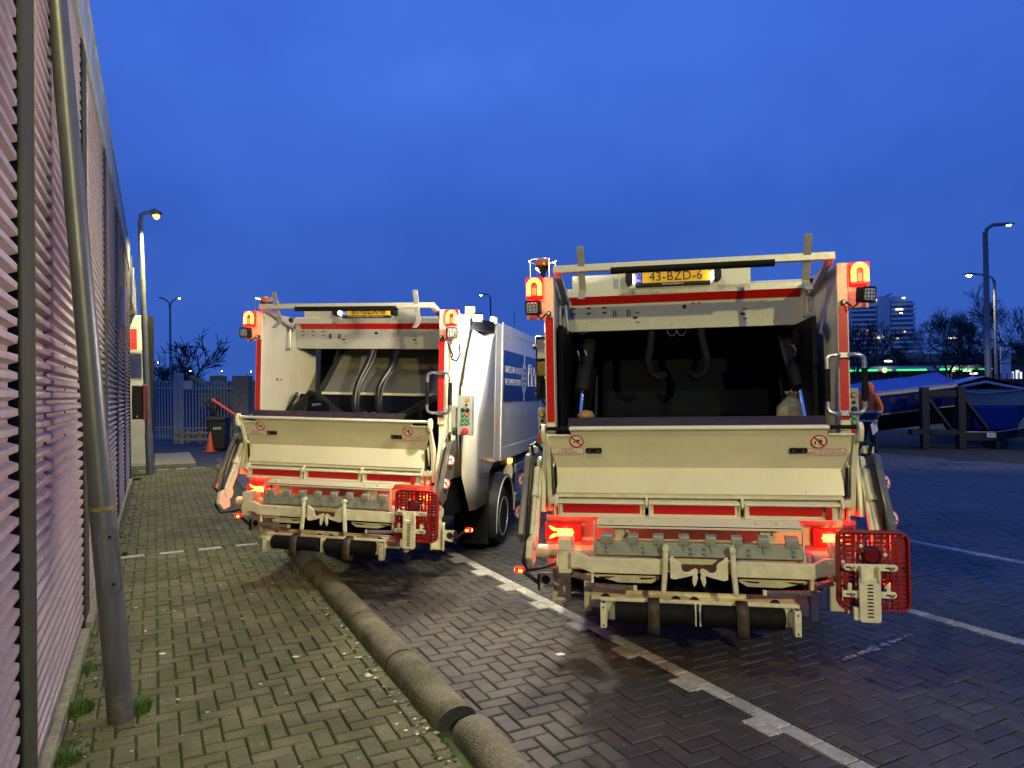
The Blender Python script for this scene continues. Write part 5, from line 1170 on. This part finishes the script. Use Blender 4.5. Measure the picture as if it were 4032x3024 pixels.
bc2 = empty('blue_container', at(930, 34, z=0)); tag(bc2, 'dark blue container right of the yellow digger', 'container'); MB().box(-1.6, 2.2, 0, 2, .1, 2.1).build('container_wall', BD, bc2, bevel=.03)
for k in range(9): MB().box(-1.5+.4*k, -1.4+.4*k, -.04, 0, .2, 2.0).build('container_rib', BD, bc2)

# ---- fence behind the boats with pale panels
fence(at(3330, 30, z=0), at(4250, 29, z=0), 2.25, .22, 'yard_fence', 'dark bar fence running behind the boats', m=LPOSTD, r=.016)
PAN = mat('pale_blue_panel', (.42, .47, .55), .5, var=.1)
for k in range(7):
    o = MB().box(0, .29, 0, .03, .35, 2.0).build('fence_panel', PAN, bevel=.01); o.location = at(3706+17.5*k, 28.6, z=0); tag(o, ('first', 'second', 'third', 'fourth', 'fifth', 'sixth', 'seventh')[k] + ' pale upright panel from the blue launch, behind the trestle', 'panel', 'pale panels behind the boats')
# ---- boats
TARP = mat('blue_tarpaulin', (.020, .075, .40), .45, var=.25, vscale=3, bump=.15, bscale=6); HULL = mat('blue_hull', (.008, .020, .16), .32, var=.3, vscale=4, coat=.3); GUN = mat('white_gunwale', (.48, .49, .48), .4, var=.15)
KEEL = mat('dark_antifouling', (.010, .011, .014), .6); GOLD = mat('yellow_line', (.50, .40, .12), .4); CREAM = mat('cream_inside', (.34, .33, .27), .6, var=.2)
TARP2 = mat('pale_tarpaulin', (.22, .30, .52), .4, var=.25, vscale=3, bump=.15, bscale=6)
def hull(L, B, H, n=14):
    st_ = []
    for i in range(n+1):
        t = i/n; w = B/2*(1-.0*t) * (1 if t < .55 else math.cos((t-.55)/.45*math.pi/2)**.7 if t < 1 else .02); w = max(w, .03); sh = .12*t*t
        st_.append([(L*t, 0, .02+.25*max(0, t-.6)), (L*t, w*.45, .06+.2*max(0, t-.6)), (L*t, w*.9, H*.45), (L*t, w*.97, H*.62), (L*t, w, H*.88+sh), (L*t, w*1.05, H*.90+sh), (L*t, w*1.05, H+sh), (L*t, w*.98, H+sh)])
    return st_
def boat(T, L, B, H, tarp_m, ridge):
    S = hull(L, B, H); n = len(S)-1
    def strip(a, b, name, m, par=None):
        mb = MB()
        for sg in (1, -1):
            vs = [(x, sg*y, z) for s in S for x, y, z in s[a:b+1]]; k = b-a+1
            mb.add(vs, [(i*k+j, i*k+j+1, (i+1)*k+j+1, (i+1)*k+j) for i in range(n) for j in range(k-1)])
        o = mb.build(name, m, par or T); fix_normals(o); return o
    strip(0, 2, 'bottom', KEEL); hu = strip(2, 4, 'hull_side', HULL); strip(4, 7, 'gunwale', GUN)
    for zf, sgn in ((.46, 1), (.64, 1)):
        mb = MB()
        for sg in (1, -1): mb.tube([(s[2][0], sg*(s[2][1]+(s[4][1]-s[2][1])*(zf-.45)/.43+.012), H*zf) for s in S[:-1]], .016, n=5)
        mb.build('side_stripe', GOLD, hu)
    P = S[0]; mb = MB(); mb.add([(0, y, z) for _, y, z in P] + [(0, -y, z) for _, y, z in reversed(P)], [tuple(range(16))]); mb.build('transom', HULL, T, smooth=False)
    mb = MB(); vs = []
    for i, s in enumerate(S):
        w = s[6][1]; z = s[6][2]; rz = z + ridge*(1-(i/n)**3) + random.gauss(0, .012)
        vs += [(s[0][0], -w*1.02, z-.02), (s[0][0], -w*.5, z+(rz-z)*.52), (s[0][0], 0, rz), (s[0][0], w*.5, z+(rz-z)*.50), (s[0][0], w*1.02, z-.02)]
    mb.add(vs, [(i*5+j, i*5+j+1, (i+1)*5+j+1, (i+1)*5+j) for i in range(n) for j in range(4)]); o = mb.build('tarpaulin', tarp_m, T); fix_normals(o)
    return hu
b1 = empty('covered_boat'); b1.matrix_world = Matrix.Translation(at(3716, 21.2, z=.62)) @ Matrix.Rotation(R(180-6), 4, 'Z') @ Matrix.Rotation(R(6.5), 4, 'Y'); tag(b1, 'blue launch under a bright blue tarpaulin behind the worker in orange', 'boat', 'boats stored ashore')
hu = boat(b1, 5.6, 2.0, 1.22, TARP, .30)
for px in (1.0, 1.35, 1.7): MB().box(px, px+.16, .985, 1.0, .88, 1.02).build('hull_fitting', KEEL, hu)
b2 = empty('covered_boat'); b2.matrix_world = Matrix.Translation(at(3880, 21.3, z=.30)) @ Matrix.Rotation(R(62), 4, 'Z') @ Matrix.Rotation(R(-1), 4, 'Y'); tag(b2, 'white-edged launch with pale tarpaulin, stern toward the black trestle', 'boat', 'boats stored ashore')
hu2 = boat(b2, 6.5, 2.35, 1.35, TARP2, .36)
MB().box(-.06, -.01, -1.0, 1.0, .84, 1.32).build('stern_bulkhead', CREAM, b2, bevel=.01); MB().box(-.35, -.07, -.75, .35, .15, .82).build('engine_cover', mat('blue_cover', (.010, .030, .22), .6), b2, bevel=.03); MB().box(-.30, -.07, .37, .95, .15, .80).build('battery_box', KEEL, b2, bevel=.03)
MB().tube([(-.08, -1.15, 1.28), (-.12, -.5, 1.42), (-.12, 0, 1.55), (-.12, .5, 1.44), (-.08, 1.15, 1.28)], .045, n=8).build('stern_arch', GUN, b2); MB().tube([(-.1, -.9, 1.3), (-.14, 0, 1.22), (-.1, .9, 1.3)], .02, n=6).build('mooring_rope', GUN, b2)
# trestle of black beams
TIM = mat('black_timber', (.010, .011, .014), .7, var=.4, vscale=8)
tr = empty('boat_trestle', at(3720, 19.8, z=0)); tr.rotation_euler = (0, 0, -.10); tag(tr, 'black timber trestle with number 264 in front of the boats', 'trestle')
S6 = 19.8/2795; X6 = lambda px: (px-3720)*S6; Z6 = lambda py: 1.72+(1522-py)*S6
MB().box(X6(3628), X6(3656), -.1, .1, 0, Z6(1522)).build('upright', TIM, tr, bevel=.01); MB().box(X6(3762), X6(3790), -.12, .08, 0, Z6(1521)).build('upright', TIM, tr, bevel=.01)
MB().box(X6(3656), X6(3762), -.08, .06, Z6(1562), Z6(1537)).build('top_rail', TIM, tr, bevel=.01)
for a, b in (((3656, 1572), (3745, 1692)), ((3792, 1576), (3885, 1697))): MB().tube([(X6(a[0]), 0, Z6(a[1])), (X6(b[0]), .1, Z6(b[1]))], .075, n=4).build('brace', TIM, tr, bevel=.006)
MB().box(X6(3586), X6(3628), -.12, .12, Z6(1708), Z6(1688)).build('base_beam', TIM, tr, bevel=.01); MB().box(X6(3656), X6(3762), -.12, .12, Z6(1710), Z6(1692)).build('base_beam', TIM, tr, bevel=.01)
MB().prism([(X6(3790), Z6(1700)), (X6(3900), Z6(1702)), (X6(4300), Z6(1640)), (X6(4300), Z6(1668)), (X6(3900), Z6(1735)), (X6(3790), Z6(1735))], -.10, .10, 'y').build('base_beam', TIM, tr, bevel=.01); fix_normals(tr.children[-1])
MB().tube([(X6(3790), -.105, Z6(1699)), (X6(3900), -.105, Z6(1701)), (X6(4300), -.105, Z6(1639))], .012, n=5).build('beam_edge', GUN, tr)
for x in (3900, 4100): MB().box(X6(x), X6(x)+.3, -.1, .6, 0, Z6(1735)).build('foot', TIM, tr)
nb = MB().box(X6(3864), X6(3897), -.125, -.102, Z6(1721), Z6(1704)).build('number_sign', mat('sign_white_small', (.70, .70, .68), .5), tr, bevel=.002)
text('264', 'number', BLACKINK, nb, FACE_REAR(X6(3880.5), -.128, Z6(1712.5)), .105)
# boat pole props
for a, b, lb_ in (((3690, 1490), (3712, 1532), 'wooden prop leaning at the stern of the blue launch'), ((3728, 1470), (3742, 1512), 'upright wooden prop between the two boats')):
    o = MB().tube([at(a[0], 20.6, a[1]), at(b[0], 20.6, b[1])], .022, n=7).build('wooden_prop', mat('prop_wood', (.30, .24, .16), .8)); tag(o, lb_, 'pole')

# ---- worker in orange
ORG = mat('hi_vis_orange', (.95, .15, .025), .7, var=.1, vscale=8, bump=.3, bscale=14, emit=(.8, .10, .01), es=.0); NVY = mat('navy_cloth', (.014, .016, .030), .85, var=.3, vscale=8, bump=.3, bscale=14); SKIN = mat('skin', (.34, .19, .13), .55); GREYB = mat('reflective_band', (.42, .43, .44), .35, metal=.2)
def worker(loc, rz, label, paper=True):
    W = empty('person', loc, rz); tag(W, label, 'person', 'yard workers')
    joints = {'pel': (0,0,.98), 'sp': (0,.01,1.20), 'ch': (0,0,1.42), 'nk': (0,-.02,1.58), 'hd': (0,-.05,1.70), 'top': (0,-.03,1.80),
      'ls': (-.20,0,1.50), 'le': (-.27,.05,1.22), 'lw': (-.25,-.10,1.00), 'rs': (.20,0,1.50), 're': (.27,.06,1.22), 'rw': (.24,-.12,1.00),
      'lh': (-.11,0,.94), 'lk': (-.13,-.03,.52), 'la': (-.13,.03,.09), 'lt': (-.14,-.15,.05), 'rh': (.11,0,.94), 'rk': (.13,-.02,.52), 'ra': (.14,.04,.09), 'rt': (.16,-.14,.05)}
    rad = {'pel': (.18,.13), 'sp': (.19,.14), 'ch': (.22,.145), 'nk': (.065,.065), 'hd': (.088,.105), 'top': (.06,.07), 'ls': (.09,.09), 'le': (.068,.068), 'lw': (.045,.045), 'rs': (.09,.09), 're': (.068,.068), 'rw': (.045,.045),
      'lh': (.115,.115), 'lk': (.085,.085), 'la': (.065,.065), 'lt': (.05,.045), 'rh': (.115,.115), 'rk': (.085,.085), 'ra': (.065,.065), 'rt': (.05,.045)}
    E = [('pel','sp'),('sp','ch'),('ch','nk'),('nk','hd'),('hd','top'),('ch','ls'),('ls','le'),('le','lw'),('ch','rs'),('rs','re'),('re','rw'),('pel','lh'),('lh','lk'),('lk','la'),('la','lt'),('pel','rh'),('rh','rk'),('rk','ra'),('ra','rt')]
    K = list(joints); me = bpy.data.meshes.new('body'); me.from_pydata([joints[k] for k in K], [(K.index(a), K.index(b)) for a, b in E], [])
    o = bpy.data.objects.new('body', me); COL.objects.link(o); o.parent = W
    sk = o.modifiers.new('skin', 'SKIN'); sk.use_smooth_shade = True
    for i, k in enumerate(K):
        v = me.skin_vertices[0].data[i]; v.radius = rad[k]; v.use_root = (k == 'pel')
    o.modifiers.new('sub', 'SUBSURF').levels = 2; o.modifiers['sub'].render_levels = 2
    # cloth colours by height and reach on the one body surface
    m = bpy.data.materials.new('worker_clothes'); m.use_nodes = True; t = m.node_tree; b = t.nodes['Principled BSDF']; b.inputs['Roughness'].default_value = .75
    g = t.nodes.new('ShaderNodeTexCoord'); s = t.nodes.new('ShaderNodeSeparateXYZ'); t.links.new(g.outputs['Object'], s.inputs[0])
    rp = t.nodes.new('ShaderNodeValToRGB'); rp.color_ramp.interpolation = 'CONSTANT'; mr = t.nodes.new('ShaderNodeMapRange'); mr.inputs[1].default_value = 0; mr.inputs[2].default_value = 2
    t.links.new(s.outputs['Z'], mr.inputs[0]); t.links.new(mr.outputs[0], rp.inputs[0]); t.links.new(rp.outputs[0], b.inputs['Base Color'])
    e = rp.color_ramp.elements; e[0].position = 0; e[0].color = (.012, .013, .022, 1); e[1].position = .47; e[1].color = (.014, .016, .03, 1)
    for p, c in ((.475, (.42, .43, .44, 1)), (.495, (.016, .018, .034, 1)), (.575, (.45, .46, .46, 1)), (.598, (.95, .15, .025, 1)), (.80, (.34, .19, .13, 1))):
        q = e.new(p); q.color = c
    me.materials.append(m)
    # hood, face and hands
    mb = MB(); n = 14; prof = [(.070,1.555),(.115,1.585),(.135,1.66),(.138,1.73),(.120,1.80),(.075,1.845),(.01,1.86)]; vs = []
    for r, z in prof:
        for i in range(n):
            a = 2*math.pi*i/(n-1)*.80 + math.pi*1.5 + math.pi*.20; vs.append((r*math.cos(a), r*1.05*math.sin(a)-.02, z))
    mb.add(vs, [(k*n+i, k*n+i+1, (k+1)*n+i+1, (k+1)*n+i) for k in range(len(prof)-1) for i in range(n-1)]); h = mb.build('hood', ORG, W, ang=60); so = h.modifiers.new('t', 'SOLIDIFY'); so.thickness = .012
    mb = MB(); mb.lathe([(.03,1.585),(.062,1.61),(.080,1.66),(.085,1.71),(.080,1.76),(.03,1.80)], (0,-.055,0), n=16); f = mb.build('face', SKIN, W)
    mb = MB(); mb.add([(-.012,-.135,1.675),(.012,-.135,1.675),(0,-.162,1.682),(0,-.137,1.715)], [(0,1,2),(1,3,2),(3,0,2)]); mb.build('nose', SKIN, f)
    for s_ in (-1, 1): MB().box(s_*.032-.012, s_*.032+.012, -.141, -.128, 1.705, 1.717).build('eye', BLACKINK, f)
    MB().box(-.022, .022, -.138, -.124, 1.640, 1.647).build('mouth', mat('lip', (.20, .07, .06), .6), f)
    for s_ in (-1, 1):
        c = Vector((s_*.243, -.135, .965)); hd = MB().box(c.x-.022, c.x+.022, c.y-.042, c.y+.042, c.z-.045, c.z+.045).build('hand', SKIN, W, bevel=.015)
        for k in range(4): MB().tube([c+Vector((0, -.030+.020*k, -.04)), c+Vector((-s_*.004, -.034+.020*k, -.085+.005*abs(k-1.5))), c+Vector((-s_*.022, -.036+.019*k, -.112+.006*abs(k-1.5)))], .0088, n=7).build('finger', SKIN, hd)
        MB().tube([c+Vector((0, -.040, .01)), c+Vector((-s_*.012, -.066, -.015)), c+Vector((-s_*.022, -.068, -.045))], .010, n=7).build('thumb', SKIN, hd)
    if paper:
        M = Matrix.Translation((.245, -.155, .835)) @ Matrix.Rotation(R(18), 4, 'X') @ Matrix.Rotation(R(14), 4, 'Z')
        p = MB().box(-.003, .003, -.16, .16, -.13, .12, M).build('clipboard', mat('white_sheet', (.62, .63, .66), .6)); p.parent = None; p.matrix_world = W.matrix_basis
        tag(p, 'white paper sheet held by the worker in orange', 'paper')
    return W
worker(at(3418, 16.2, z=0), R(-62), 'worker in orange hooded jacket and dark trousers by the nearer truck')
worker(at(4062, 19.0, z=0), R(60), 'worker in orange cut off by the right frame edge', paper=False)
# ---- lettering becomes real mesh
bpy.context.view_layer.update()
dg = bpy.context.evaluated_depsgraph_get()
fonts = [o for o in bpy.data.objects if o.type == 'FONT']
conv = [(o, bpy.data.meshes.new_from_object(o.evaluated_get(dg))) for o in fonts]
for o, me in conv:
    nm = o.name.split('.')[0]; par = o.parent; ml = o.matrix_local.copy(); o.name = 'old_text'
    n = bpy.data.objects.new(nm, me); COL.objects.link(n); n.parent = par; n.matrix_local = ml
    bpy.data.objects.remove(o)
